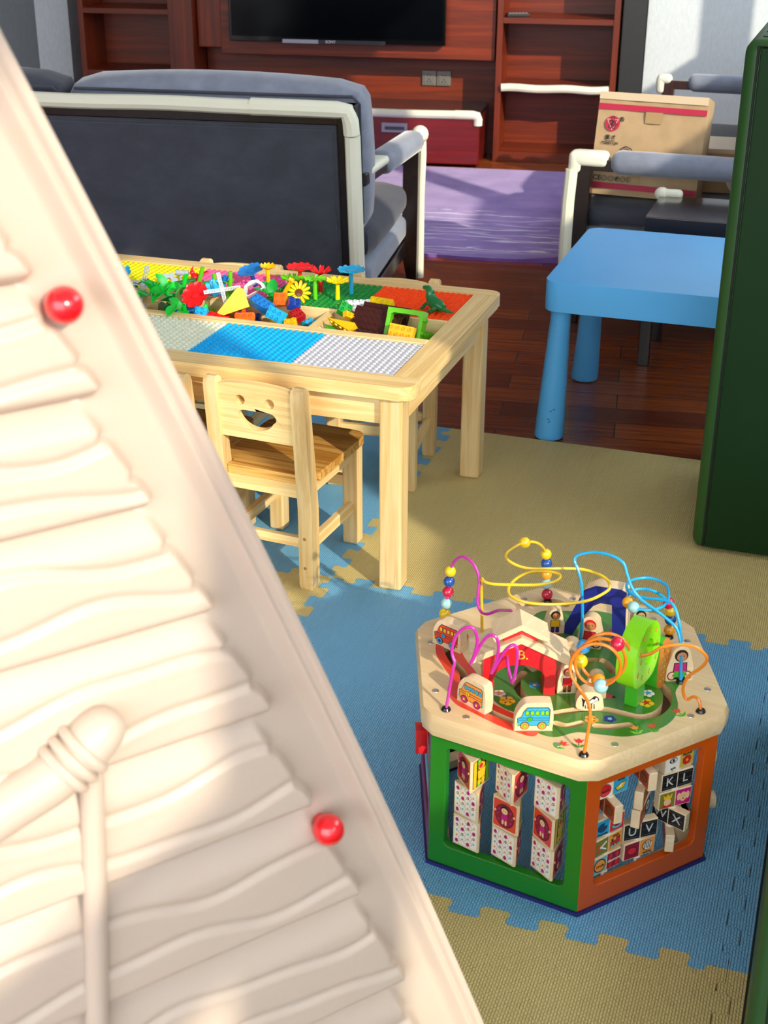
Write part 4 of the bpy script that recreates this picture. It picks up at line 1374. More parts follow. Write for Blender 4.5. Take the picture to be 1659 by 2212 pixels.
        for x in (-.25, .25):
            for y in (-.28, .28):
                poly(b, P_RED, [(w * x, h * (y - .2)), (w * (x + .16), h * y), (w * x, h * (y + .2)), (w * (x - .16), h * y)], M, 0.0005)
    elif what == 'zebra':
        dot(b, P_INK, 0, h * .06, w * .34, M, 0.0005, 14, h * .34)
        dot(b, P_WHITE, w * .02, h * .06, w * .30, M, 0.0007, 14, h * .30)
        for k in range(4):
            x = -w * .22 + k * w * .12
            poly(b, P_INK, [(x, -h * .14), (x + w * .05, -h * .14), (x + w * .10, h * .3), (x + w * .05, h * .32)], M, 0.0009)
    elif what in ('fish', 'rust'):
        dot(b, P_INK, 0, 0, w * .34, M, 0.0005, 14, h * .26)
        dot(b, P_RED if what == 'fish' else P_BROWN, 0, 0, w * .30, M, 0.0007, 14, h * .22)


M5, L5 = side(5)
TW, THh, TD = 0.063, 0.0345, 0.015
PITCH = 0.0372
cols = {0.066: [(('circle', 'diamond'), 4), (('scissors', 'train'), 6), (('mouse', 'cake'), 2), (('rust', 'rust'), -98), (('apple', 'boat'), 0)],
        0.136: [(('fish', 'zebra'), -4), (('U', 'V'), -12), (('rust', 'O'), 34), (('rust', 'P'), 38), (('rust', 'rust'), -104)],
        0.205: [(('rust', 'rust'), -128), (('W', 'X'), -72), (('king', 'dog'), -8), (('K', 'L'), -6), (('eye', 'flower'), 2)]}
for u, rows in cols.items():
    ctr = M5 @ Vector((u, 0, -0.022))
    MB().cyl(ctr + Vector((0, 0, 0.022)), ctr + Vector((0, 0, 0.268)), 0.003, P_WHITE, n=10).build('rod', cube)
    for ri, (ab, th) in enumerate(rows):
        zc = 0.053 + PITCH * ri + THh / 2
        B = T(ctr.x, ctr.y, zc) @ RZ(60 - 0 + th - 30 + 30 - 0)
        # x runs along the side (60 degrees), -y faces out
        B = T(ctr.x, ctr.y, zc) @ RZ(math.degrees(atan2((M5.to_3x3() @ Vector((1, 0, 0))).y, (M5.to_3x3() @ Vector((1, 0, 0))).x)) + th)
        b = MB().box(-TW / 2, TW / 2, -TD / 2, TD / 2, -THh / 2, THh / 2, BIRCH_D, B, 0.0012, 1)
        for s_, wch in ((-1, ab[0]), (1, ab[1])):
            for back in (0, 1):
                F = B @ RZ(180 * back) @ frame((s_ * TW * .243, -TD / 2, 0), (1, 0, 0), (0, 0, 1))
                pic(b, wch, F, TW * .455, THh * .86)
        b.build('letter_tile', cube)
        MB().cyl(ctr + Vector((0, 0, zc - THh / 2 - 0.0027)), ctr + Vector((0, 0, zc - THh / 2)), 0.008, P_WHITE, n=14).build('spacer', cube)

# knobs on the neighbouring sides
M3, L3 = side(3)
MB().box(L3 * .60, L3 * .60 + 0.03, 0.165, 0.212, 0.0, 0.020, P_RED, M3, 0.002).build('red_knob', cube)
b = MB()
for k, (c_, y) in enumerate(((P_ORN, 0.22), (P_RED, 0.15), (P_TEAL, 0.08))):
    b.box(0.05, 0.24, y - 0.018, y + 0.018, -0.012, -0.004, c_, M3)
b.build('picture_strip', cube)
M0, L0 = side(0)
for x, y, r, d in ((0.05, 0.225, 0.016, 0.010), (0.05, 0.185, 0.018, 0.012), (0.055, 0.085, 0.015, 0.024)):
    p = M0 @ Vector((x, y, 0))
    q = M0 @ Vector((x, y, d))
    MB().cyl(p, q, r, BIRCH_D, n=20).build('wooden_knob', cube, 0.002)

# ---- the top board with its cut slots
def slot(pts, w, sub=5):
    P = smooth_path([(x, y, 0) for x, y in pts], sub)
    left, right = [], []
    for i, p in enumerate(P):
        d = (P[min(i + 1, len(P) - 1)] - P[max(i - 1, 0)]).normalized()
        nrm = Vector((-d.y, d.x, 0))
        left.append(p + nrm * w / 2)
        right.append(p - nrm * w / 2)
    d1 = (P[-1] - P[-2]).normalized()
    d0 = (P[0] - P[1]).normalized()
    out = [(q.x, q.y) for q in right]
    a = atan2(-d1.x, d1.y) + pi                 # rounded ends
    for k in range(1, 5):
        t_ = -pi / 2 + pi * k / 5
        e = d1 * cos(t_) + Vector((-d1.y, d1.x, 0)) * sin(t_)
        out.append((P[-1].x + e.x * w / 2, P[-1].y + e.y * w / 2))
    out += [(q.x, q.y) for q in left[::-1]]
    for k in range(1, 5):
        t_ = -pi / 2 + pi * k / 5
        e = d0 * cos(t_) + Vector((-d0.y, d0.x, 0)) * sin(t_)
        out.append((P[0].x + e.x * w / 2, P[0].y + e.y * w / 2))
    return out


S_RED = slot([(-0.198, -0.012), (-0.203, -0.038), (-0.190, -0.062), (-0.165, -0.088), (-0.140, -0.108), (-0.122, -0.140), (-0.104, -0.172), (-0.070, -0.186), (-0.030, -0.196), (0.022, -0.203)], 0.013)
S_A = slot([(0.150, 0.028), (0.176, 0.005), (0.188, -0.030), (0.184, -0.065), (0.164, -0.088), (0.132, -0.092), (0.104, -0.096), (0.072, -0.116), (0.044, -0.142)], 0.015)
S_B = slot([(0.054, -0.170), (0.072, -0.168), (0.088, -0.150)], 0.013)
S_C = slot([(0.112, -0.146), (0.132, -0.138), (0.156, -0.118)], 0.014)
S_D = slot([(-0.052, -0.058), (-0.050, -0.090), (-0.030, -0.118), (-0.012, -0.128)], 0.014)
S_E = slot([(-0.085, 0.120), (-0.060, 0.098), (-0.030, 0.055), (0.010, 0.030), (0.050, 0.045), (0.078, 0.020)], 0.014)
S_F = slot([(0.010, -0.062), (0.036, -0.050), (0.060, -0.068)], 0.013)
S_G = slot([(0.035, 0.170), (0.070, 0.172), (0.105, 0.135)], 0.013)
meadow_slots = [S_A, S_B, S_C, S_D, S_E, S_F, S_G]
wood_slots = [slot([(-0.150, 0.160), (-0.125, 0.175), (-0.105, 0.200), (-0.08, 0.196)], 0.016)]
R1 = HEX + 0.017
outl = []
for k in range(6):
    v = hexv(k, R1)
    p, q = hexv(k - 1, R1), hexv(k + 1, R1)
    outl += [tuple((v + (p - v).normalized() * 0.018)[:2]), tuple((v + (q - v).normalized() * 0.018)[:2])]
lo = [(x * .992, y * .992) for x, y in outl]
tb = MB().prism(lo, 0.268, 0.284, BIRCH)
tb.prism(lo, 0.2835, 0.2845, P_SLOT)
tb.build('top_board_base', cube, 0.0)
tb = MB()
tb.prism([[(x * .985, y * .985) for x, y in outl]] + meadow_slots + wood_slots + [S_RED], 0.284, ZT, BIRCH)
n_ = len(outl)
v = [(x, y, 0.276) for x, y in outl] + [(x, y, 0.296) for x, y in outl] + [(x * .985, y * .985, ZT) for x, y in outl]
tb.add(v, [(k * n_ + i, k * n_ + (i + 1) % n_, (k + 1) * n_ + (i + 1) % n_, (k + 1) * n_ + i) for k in (0, 1) for i in range(n_)], BIRCH)
meadow = sp2([(0.000, -0.176), (0.030, -0.206), (0.066, -0.208), (0.092, -0.178), (0.125, -0.166), (0.165, -0.150), (0.198, -0.112), (0.212, -0.070), (0.206, -0.026), (0.190, 0.010), (0.186, 0.050), (0.165, 0.110), (0.125, 0.165), (0.060, 0.196),
              (-0.010, 0.205), (-0.060, 0.180), (-0.110, 0.150), (-0.112, 0.090), (-0.095, 0.030), (-0.120, -0.020), (-0.125, -0.070), (-0.095, -0.110), (-0.070, -0.150), (-0.035, -0.172)], 5)
tb.prism([meadow] + meadow_slots, ZT, ZT + 0.0004, P_MEADOW)
red_out = sp2([(-0.190, 0.012), (-0.218, 0.000), (-0.225, -0.036), (-0.208, -0.074), (-0.178, -0.106), (-0.152, -0.132), (-0.138, -0.170), (-0.110, -0.198), (-0.070, -0.209), (-0.020, -0.221), (0.030, -0.224), (0.040, -0.212), (0.030, -0.190), (-0.020, -0.178), (-0.060, -0.168),
               (-0.088, -0.152), (-0.104, -0.122), (-0.124, -0.094), (-0.150, -0.072), (-0.172, -0.046), (-0.178, -0.018)], 5)
tb.prism([red_out, S_RED], ZT, ZT + 0.0007, P_PATH)
for off in (0.0, 0.026):
    tb.prism([(-0.178 + off * .7, 0.012 - off * .6), (-0.168 + off * .7, 0.004 - off * .6), (-0.062 + off * .7, 0.098 - off * .6), (-0.072 + off * .7, 0.108 - off * .6)], ZT, ZT + 0.0006, P_ORG2)
scr_m = mat('screw_steel', '#c9c5bc', 0.3, metal=0.9)
for k in range(6):
    for f_ in (0.20, 0.80):
        p = hexv(k, HEX - 0.012).lerp(hexv(k + 1, HEX - 0.012), f_)
        tb.lathe([(0.0062, ZT - 0.0002), (0.0058, ZT + 0.0006), (0.0030, ZT + 0.0003), (0.0001, ZT + 0.0001)], scr_m, T(p.x, p.y, 0), 14)


def blossom(b, x, y, r, m, c, n=5, z=ZT):
    Mf = T(x, y, z)
    for k in range(n):
        a = k * 2 * pi / n + .3
        dot(b, m, r * .58 * cos(a), r * .58 * sin(a), r * .44, Mf, 0.0010, 10)
    dot(b, c, 0, 0, r * .36, Mf, 0.0013, 10)


def tulip(b, x, y, m, leaf, rot, s=1.0):
    Mf = T(x, y, ZT) @ RZ(rot) @ Matrix.Scale(s, 4)
    poly(b, m, [(-0.008, 0.010), (-0.004, 0.001), (0.004, 0.001), (0.008, 0.010), (0.004, 0.0065), (0.0, 0.012), (-0.004, 0.0065)], Mf, 0.0010)
    poly(b, leaf, [(-0.0006, 0.001), (0.0006, 0.001), (0.0006, -0.010), (-0.0006, -0.010)], Mf, 0.0008)
    for sx in (-1, 1):
        poly(b, leaf, [(0, -0.012), (sx * 0.005, -0.0105), (sx * 0.011, -0.003), (sx * 0.004, -0.006)], Mf, 0.0010)


for x, y, r, m_, c_ in ((-0.040, -0.150, 0.0135, P_YEL, P_ORN), (0.099, -0.134, 0.0115, P_ORN, P_YEL), (0.124, -0.118, 0.0105, P_NAVY, P_TEAL), (0.159, -0.045, 0.0125, P_YEL, P_RED), (0.152, -0.016, 0.0105, P_WHITE, P_SKY),
                        (-0.060, -0.136, 0.010, P_WHITE, P_ORN), (-0.020, -0.085, 0.010, P_SKY, P_WHITE), (0.035, 0.150, 0.012, P_MAG, P_YEL), (0.088, 0.150, 0.010, P_WHITE, P_YEL)):
    blossom(tb, x, y, r, m_, c_)
for x, y, m_, lf, rot in ((0.084, -0.222, P_PATH, P_LEAF, -25), (0.106, -0.204, P_RED, P_MEADOW, 20), (0.170, -0.126, P_ORN, P_LIME, 40), (0.192, -0.108, P_PATH, P_LEAF, 40), (0.214, -0.046, P_PATH, P_LEAF, 60), (0.165, 0.075, P_RED, P_LEAF, 70), (0.160, 0.095, P_PATH, P_LEAF, 70)):
    tulip(tb, x, y, m_, lf, rot)
dot(tb, P_RED, 0.100, -0.056, 0.007, T(0, 0, ZT), 0.0011, 12, 0.0055)
dot(tb, P_INK, 0.107, -0.055, 0.003, T(0, 0, ZT), 0.0012, 8)
poly(tb, P_LIME, [(-0.150, -0.052), (-0.130, -0.060), (-0.118, -0.052), (-0.132, -0.050), (-0.124, -0.040), (-0.142, -0.046)], T(0, 0, ZT), 0.0010)
tb.build('top_board', cube, 0.0)


# ---- red barn
def at_top(x, y, rz):
    return T(x, y, ZT) @ RZ(rz)


H_ = at_top(-0.045, -0.098, 27.5)
S3 = H_ @ frame((0, 0, 0), (1, 0, 0), (0, 0, 1))      # x across the front, y up, z towards the front
W2, D2 = 0.059, 0.0275
arch = [(-0.040, 0.0)] + [(0.041 * cos(a), 0.030 + 0.026 * sin(a)) for a in [pi - pi * k / 12 for k in range(13)]] + [(0.040, 0.0)]
gable = [(-W2, 0.0)] + arch + [(W2, 0.0), (W2, 0.068), (0.0, 0.098), (-W2, 0.068)]
bn = MB().prism(gable, -D2, D2, P_RED, S3)
bn.prism([(-0.027, 0.082), (0.027, 0.082), (0.027, 0.104), (0.0, 0.119), (-0.027, 0.104)], -D2 * .75, D2 * .75, P_RED, S3)
gold = mat('gold_lettering', '#f0c24a', 0.4)
bn.text('B.', 0.024, gold, S3 @ T(0.004, 0.074, D2 + 0.0002), 0.0003)
bn.build('barn_walls', cube, 0.0012)
rf = MB()
for sx in (-1, 1):
    e = Vector((sx * (W2 + 0.018), 0.068 - 0.0082, 0))
    a = Vector((0, 0.098, 0))
    d = (e - a).normalized()
    nrm = Vector((-d.y, d.x, 0)) * (1 if sx < 0 else -1)
    nrm = nrm if nrm.y > 0 else -nrm
    q = [a, e, e + nrm * 0.010, a + Vector((0, 0.0115, 0))]
    rf.prism([(p.x, p.y) for p in q], -D2 - 0.006, D2 + 0.006, BIRCH_D, S3)
rf.build('barn_roof', cube, 0.0008)
rf = MB()
for sx in (-1, 1):
    a, e = Vector((0, 0.119, 0)), Vector((sx * 0.042, 0.0962, 0))
    d = (e - a).normalized()
    nrm = Vector((-d.y, d.x, 0))
    nrm = nrm if nrm.y > 0 else -nrm
    q = [a, e, e + nrm * 0.009, a + Vector((0, 0.0105, 0))]
    rf.prism([(p.x, p.y) for p in q], -D2 * .75 - 0.006, D2 * .75 + 0.006, BIRCH_D, S3)
rf.build('cupola_roof', cube, 0.0008)


# ---- buses
def bus(x, y, rz, body, win, wheel, hub, num, numc, lab, lift=0.0, lean=0):
    B = at_top(x, y, rz) @ T(0, 0, lift) @ RX(lean) @ frame((0, 0, 0), (1, 0, 0), (0, 0, 1))
    o = sp2([(-0.029, 0.004), (-0.026, 0.0), (0.026, 0.0), (0.030, 0.004), (0.031, 0.025), (0.028, 0.047), (0.022, 0.052), (-0.006, 0.052), (-0.018, 0.047), (-0.028, 0.028)], 3)
    b = MB().prism(o, -0.0095, 0.0095, BIRCH_D, B)
    for back in (0, 1):
        F = B @ RY(180 * back) @ T(0, 0, 0.0095)
        k = -1 if back else 1
        shell = [(-0.0235, 0.011), (0.0235, 0.011), (0.0245, 0.038), (0.0215, 0.0425), (-0.010, 0.0425), (-0.0155, 0.036), (-0.0185, 0.027), (-0.0245, 0.024)]
        ink = [(px * 1.05, 0.027 + (q - 0.027) * 1.07) for px, q in shell]
        fx_ = lambda L_: [(px * k, q) for px, q in L_]
        poly(b, P_INK, fx_(ink), F, 0.0003)
        poly(b, body, fx_(shell), F, 0.0006)
        for wx in (-0.0105, -0.0025, 0.0055, 0.0135, 0.0205):
            poly(b, P_INK, fx_(rrect(wx - 0.0031, wx + 0.0031, 0.0295, 0.0380, 0.0012, 2)), F, 0.0008)
            poly(b, win, fx_(rrect(wx - 0.0024, wx + 0.0024, 0.0303, 0.0372, 0.001, 2)), F, 0.0010)
        for q in (0.0245, 0.0205):
            poly(b, P_INK, fx_([(-0.0225, q - .0004), (0.0235, q - .0004), (0.0235, q + .0004), (-0.0225, q + .0004)]), F, 0.0008)
        dot(b, P_INK, -0.006 * k, 0.0225, 0.0046, F, 0.0010, 14)
        dot(b, numc, -0.006 * k, 0.0225, 0.0040, F, 0.0012, 14)
        b.text(num, 0.0062, P_INK, F @ T(-0.006 * k, 0.0225, 0.0014), 0.0001)
        for wx in (-0.0135, 0.0135):
            dot(b, P_INK, wx, 0.0105, 0.0071, F, 0.0012, 16)
            dot(b, wheel, wx, 0.0105, 0.0061, F, 0.0014, 16)
            dot(b, P_INK, wx, 0.0105, 0.0030, F, 0.0016, 12)
            dot(b, hub, wx, 0.0105, 0.0024, F, 0.0018, 12)
        for wx in (-0.0252, 0.0250):
            dot(b, win, wx * k, 0.0135, 0.0018, F, 0.0010, 8)
    tag(b.build('wooden_bus', cube, 0.0), lab)


bus(0.026, -0.200, 29.7, P_SKY, P_LIME, P_ORN, P_LIME, '1', P_LEAF, 'blue bus numbered 1')
bus(-0.081, -0.187, -17, P_ORN, P_SKY, P_MAG, P_YEL, '2', P_YEL, 'yellow bus numbered 2')
bus(-0.200, -0.040, -12, P_PATH, P_YEL, P_SKY, P_NAVY, '3', P_SKY, 'orange bus numbered 3')

# ---- blue A-shaped arch
B = at_top(0.006, 0.118, 6) @ frame((0, 0, 0), (1, 0, 0), (0, 0, 1))
ao = [(-0.058, 0.0), (-0.036, 0.0), (-0.016, 0.046), (-0.002, 0.066), (0.010, 0.074), (0.030, 0.075), (0.036, 0.0), (0.058, 0.0), (0.054, 0.104), (0.044, 0.108), (0.000, 0.106), (-0.020, 0.094)]
ab_ = MB().prism(ao, -0.015, 0.0145, BIRCH_D, B)
ab_.prism(ao, 0.0145, 0.0152, P_NAVY, B)
ab_.build('blue_arch', cube, 0.0006)

# ---- lime tree and its spotted neighbour
B = at_top(0.140, -0.052, 84) @ frame((0, 0, 0), (1, 0, 0), (0, 0, 1))
tr = MB().box(-0.014, 0.014, 0.0, 0.055, -0.011, 0.011, P_LEAF, B, 0.001, 1)
tr.build('tree_trunk', cube)
crown = sp2([(-0.030, 0.046), (0.018, 0.044), (0.040, 0.060), (0.047, 0.092), (0.040, 0.128), (0.016, 0.150), (-0.012, 0.148), (-0.036, 0.128), (-0.046, 0.098), (-0.044, 0.066)], 4)
bite = sp2([(-0.006, 0.080), (0.010, 0.074), (0.020, 0.090), (0.018, 0.112), (0.004, 0.122), (-0.006, 0.110), (0.002, 0.096)], 3)
cr = MB().prism([crown, bite], -0.016, 0.016, P_LIME, B)
for x, y in ((-0.030, 0.070), (-0.028, 0.106), (-0.020, 0.132), (0.004, 0.138), (0.026, 0.128), (0.034, 0.100), (0.034, 0.074), (0.012, 0.058), (-0.014, 0.058), (-0.022, 0.090)):
    for zz in (0.016,):
        F = B @ T(x, y, zz)
        dot(cr, P_BROWN, 0, 0, 0.0028, F, 0.0004, 8, 0.0042)
        dot(cr, P_ORN, 0, 0, 0.0020, F, 0.0006, 8, 0.0034)
        dot(cr, P_LEAF, 0, 0.0046, 0.0014, F, 0.0006, 6, 0.002)
cr.build('tree_crown', cube, 0.001)
B = at_top(0.150, 0.026, 82) @ frame((0, 0, 0), (1, 0, 0), (0, 0, 1))
t2 = MB().prism(sp2([(-0.018, 0.0), (0.018, 0.0), (0.020, 0.050), (0.010, 0.082), (-0.010, 0.086), (-0.022, 0.060)], 4), -0.013, 0.012, P_LEAF, B)
t2.prism(sp2([(-0.018, 0.0), (0.018, 0.0), (0.020, 0.050), (0.010, 0.082), (-0.010, 0.086), (-0.022, 0.060)], 4), 0.012, 0.013, mat('paint_rust', '#c4772a', 0.4), B)
for i in range(3):
    for j in range(6):
        dot(t2, P_LIME, -0.010 + 0.010 * i, 0.010 + 0.012 * j, 0.0018, B @ T(0, 0, 0.013), 0.0004, 8)
t2.build('spotted_tree', cube, 0.001)


# ---- sliding figures
def figure(x, y, rz, w, h, skin, hair, shirt, legs, name='sliding_figure', lean=0, bike=None, lab=None, taper=.72):
    B = at_top(x, y, rz) @ RX(lean) @ frame((0, 0, 0), (1, 0, 0), (0, 0, 1))
    o = [(-w / 2, 0.002), (-w / 2 + 0.003, 0.0), (w / 2 - 0.003, 0.0), (w / 2, 0.002), (w / 2 * .98, h * .4)] + [(w / 2 * taper * cos(a), h - w / 2 * taper + w / 2 * taper * sin(a)) for a in [pi * k / 10 for k in range(11)]] + [(-w / 2 * .98, h * .4)]
    b = MB().prism(o, -0.010, 0.010, BIRCH_D, B)
    for back in (0, 1):
        F = B @ RY(180 * back) @ T(0, 0, 0.010)
        s = w
        if bike:
            for wx in (-.27, .27):
                b.prism([circ(s * wx, h * .16, s * .19, 16), circ(s * wx, h * .16, s * .15, 16)], 0, 0.0004, bike, F)
            poly(b, bike, [(-s * .27, h * .15), (-s * .25, h * .19), (s * .14, h * .36), (s * .27, h * .17), (s * .24, h * .15), (s * .12, h * .30)], F, 0.0005)
        dot(b, hair, 0, h * .74, s * .25, F, 0.0004, 14)
        dot(b, skin, s * .02, h * .71, s * .185, F, 0.0007, 14)
        dot(b, P_INK, -s * .05, h * .73, s * .025, F, 0.0009, 6)
        dot(b, P_INK, s * .09, h * .73, s * .025, F, 0.0009, 6)
        poly(b, P_INK, [(-s * .24, h * .54), (s * .24, h * .54), (s * .26, h * .28), (-s * .26, h * .28)], F, 0.0004)
        poly(b, shirt, [(-s * .21, h * .53), (s * .21, h * .53), (s * .23, h * .29), (-s * .23, h * .29)], F, 0.0008)
        for wx in (-.12, .12):
            poly(b, legs, [(s * (wx - .09), h * .30), (s * (wx + .09), h * .30), (s * (wx + .10), h * .10), (s * (wx - .10), h * .10)], F, 0.0007)
            dot(b, P_INK, s * wx, h * .09, s * .10, F, 0.0009, 8, s * .05)
    tag(b.build(name, cube, 0.0), lab)


figure(-0.062, 0.098, 30, 0.034, 0.050, P_SKIN, P_INK, P_YEL, P_NAVY, lab='figure with dark curls and yellow shirt')
figure(0.018, -0.026, 20, 0.036, 0.070, P_SKIN2, P_WHITE, P_LIME, P_LEAF, lab='tall figure in a lime cardigan')
figure(0.012, 0.082, 10, 0.042, 0.062, P_SKIN, P_RED, P_RED, P_NAVY, lab='cyclist figure in red', bike=P_INK)
figure(0.066, 0.186, 20, 0.036, 0.040, P_SKIN2, P_INK, P_ORN, P_NAVY, lab='figure with curly hair outline')
figure(0.178, 0.054, 35, 0.046, 0.066, P_SKIN, P_INK, P_MAG, P_LEAF, lab='cyclist figure in magenta', bike=P_MAROON)
figure(-0.040, -0.030, 60, 0.036, 0.046, P_SKIN2, P_BROWN, P_ORN, P_NAVY, lab='figure behind the barn arch')
figure(0.030, -0.074, 35, 0.032, 0.056, P_SKIN, P_MAROON, P_RED, P_BROWN, lab='figure in red trousers')
figure(0.078, -0.062, 20, 0.034, 0.044, P_SKIN2, P_INK, P_MAG, P_MAG, lab='figure in magenta behind the orange spiral')
B = at_top(0.082, -0.100, 24) @ frame((0, 0, 0), (1, 0, 0), (0, 0, 1))
b = MB().prism(sp2([(-0.019, 0.002), (0.019, 0.002), (0.020, 0.020), (0.014, 0.033), (-0.008, 0.034), (-0.020, 0.022)], 3), -0.014, 0.012, BIRCH_D, B)
F = B @ T(0, 0, 0.012)
poly(b, P_INK, sp2([(-0.011, 0.006), (-0.007, 0.012), (0.003, 0.013), (0.007, 0.018), (0.014, 0.020), (0.012, 0.026), (0.006, 0.028), (0.000, 0.021), (-0.008, 0.019), (-0.014, 0.024), (-0.012, 0.016)], 2), F, 0.0004)
poly(b, P_WHITE, sp2([(-0.009, 0.008), (-0.006, 0.013), (0.003, 0.0145), (0.0075, 0.0195), (0.0125, 0.0205), (0.011, 0.0245), (0.006, 0.025), (0.000, 0.019), (-0.008, 0.0175)], 2), F, 0.0007)
for x, y, r in ((-0.004, 0.0155, 0.0024), (0.006, 0.024, 0.0022), (0.0125, 0.0225, 0.001), (-0.012, 0.020, 0.0012)):
    dot(b, P_INK, x, y, r, F, 0.0010, 10)
for x in (-0.008, -0.004, 0.002, 0.006):
    poly(b, P_INK, [(x, 0.013), (x + 0.0012, 0.013), (x + 0.002, 0.004), (x + 0.0005, 0.004)], F, 0.0006)
tag(b.build('sliding_dog', cube, 0.0), 'rounded block printed with a spotted dog')

# ---- wires and beads
WY = mat('wire_yellow', '#eec62a', 0.25, 0.6, coat=0.5)
WB_ = mat('wire_cyan', '#0ea6e6', 0.25, 0.6, coat=0.5)
WP = mat('wire_magenta', '#c22aa6', 0.25, 0.6, coat=0.5)
WO = mat('wire_orange', '#e07c14', 0.25, 0.6, coat=0.5)
BD = {'y': mat('bead_yellow', '#f0c814', 0.2, 0.6, coat=0.6), 'b': mat('bead_blue', '#164c9c', 0.2, 0.6, coat=0.6), 'r': mat('bead_red', '#c4123c', 0.2, 0.6, coat=0.6),
      'p': mat('bead_pale', '#9ccfd4', 0.2, 0.6, coat=0.6), 'o': mat('bead_amber', '#f0a014', 0.2, 0.6, coat=0.6), 'c': mat('bead_skyblue', '#2f8fd2', 0.2, 0.6, coat=0.6)}
GROM = mat('black_grommet', '#0d0d0d', 0.2, 0.6)


def wire(name, pts, m, lab):
    b = MB().tube(smooth_path(pts, 6), 0.0026, m, 10)
    tag(b.build(name, cube), lab)
    for p in (pts[0], pts[-1]):
        if p[2] < 0.31:
            g = MB().lathe([(0.0078, ZT), (0.0080, ZT + 0.0015), (0.0062, ZT + 0.0045), (0.0030, ZT + 0.0050)], GROM, T(p[0], p[1], 0), 18)
            g.build('grommet', cube)


wire('maze_wire', W_YELLOW, WY, 'yellow bent wire')
wire('maze_wire', W_BLUE_A, WB_, 'cyan bent wire with the tall bow')
wire('maze_wire', W_BLUE_B, WB_, 'cyan looping wire')
wire('maze_wire', W_PURPLE, WP, 'magenta zigzag wire before the barn')
wire('maze_wire', W_PURPLE_B, WP, 'magenta wire behind the barn')
wire('maze_wire', W_ORANGE, WO, 'orange spiral wire')


def beads(pts, cols, start, step, r=0.0103, rev=True):
    """beads threaded on the wire, counted up from its foot"""
    P = smooth_path(pts, 12)
    if rev:
        P = P[::-1]
    acc, k = 0.0, 0
    for a, c_ in zip(P, P[1:]):
        acc += (c_ - a).length
        if k < len(cols) and acc >= start + step * k:
            d = (c_ - a).normalized()
            u = d.orthogonal().normalized()
            M = frame(c_, u, d.cross(u), d)
            n = 9
            prof = [(0.0034, -r * .93)] + [(r * cos(-pi / 2 * .8 + pi * .8 * i / n), r * sin(-pi / 2 * .8 + pi * .8 * i / n)) for i in range(n + 1)] + [(0.0034, r * .93)]
            MB().lathe(prof, BD[cols[k]], M, 20).build('bead', cube)
            k += 1


beads(W_PURPLE_B, 'ypr' + 'by', 0.020, 0.0212)
beads(W_YELLOW, 'rpoby', 0.0115, 0.0212, 0.0105)
beads(W_YELLOW, 'y', 0.186, 1)
beads(W_BLUE_B, 'oby' + 'r', 0.0125, 0.0205)
beads(W_BLUE_B, 'op', 0.215, 0.019)
for c_, d_ in (('p', 0.332), ('r', 0.488), ('o', 0.598), ('y', 0.643), ('c', 0.668)):
    beads(W_ORANGE, c_, d_, 1, 0.0116, False)
# ---------------------------------------------------------------- loose toys heaped in and around the trough
def plast(name, c):
    return mat('plastic_' + name, c, 0.25, 0.5, coat=0.2)


K = {'red': plast('red', '#e0161c'), 'dred': plast('dark_red', '#a8141a'), 'yellow': plast('yellow', '#f6b90c'), 'lemon': plast('lemon', '#f4d70f'), 'green': plast('green', '#0f9a35'), 'lime': plast('lime', '#62c41c'),
     'bright': plast('bright_green', '#18c83a'), 'dgreen': plast('dark_green', '#0d6b33'), 'blue': plast('blue', '#1f7fd0'), 'cyan': plast('cyan', '#22b4e8'), 'navy': plast('navy', '#1a3f9e'),
     'orange': plast('orange', '#f46a12'), 'white': plast('white', '#d3d8de'), 'grey': plast('grey', '#aab4c6'), 'brown': plast('brown', '#3c1613'), 'dark': plast('disc', '#6b3a12')}


def eul(o, r):
    o.rotation_euler = tuple(radians(q) for q in r)
    return o


def brick(name, nx, ny, h, m, loc, rot, label, group='building bricks in the trough', studs=True):
    p = 0.016
    X, Y = nx * p / 2 - .0002, ny * p / 2 - .0002
    out = [(-X, -Y), (X, -Y), (X, Y), (-X, Y)]
    inn = [(x * (X - .0022) / X, y * (Y - .0022) / Y) for x, y in out]
    b = MB().prism([out, inn], -h / 2, h / 2 - 0.0018, m)
    b.prism(out, h / 2 - 0.0018, h / 2, m)
    for i in range(nx - 1):
        for j in range(ny - 1):
            b.prism([circ(-X + p * (i + 1), -Y + p * (j + 1), 0.0066, 14), circ(-X + p * (i + 1), -Y + p * (j + 1), 0.0052, 14)], -h / 2 + .001, h / 2 - .002, m)
    if studs:
        for i in range(nx):
            for j in range(ny):
                b.prism([circ(-X + p * (i + .5), -Y + p * (j + .5), 0.0047, 14), circ(-X + p * (i + .5), -Y + p * (j + .5), 0.0032, 12)], h / 2 - .0005, h / 2 + 0.0042, m)
    o = b.build(name, None, 0.0008, 1)
    o.location = loc
    eul(o, rot)
    return tag(o, label, 'building brick', group)


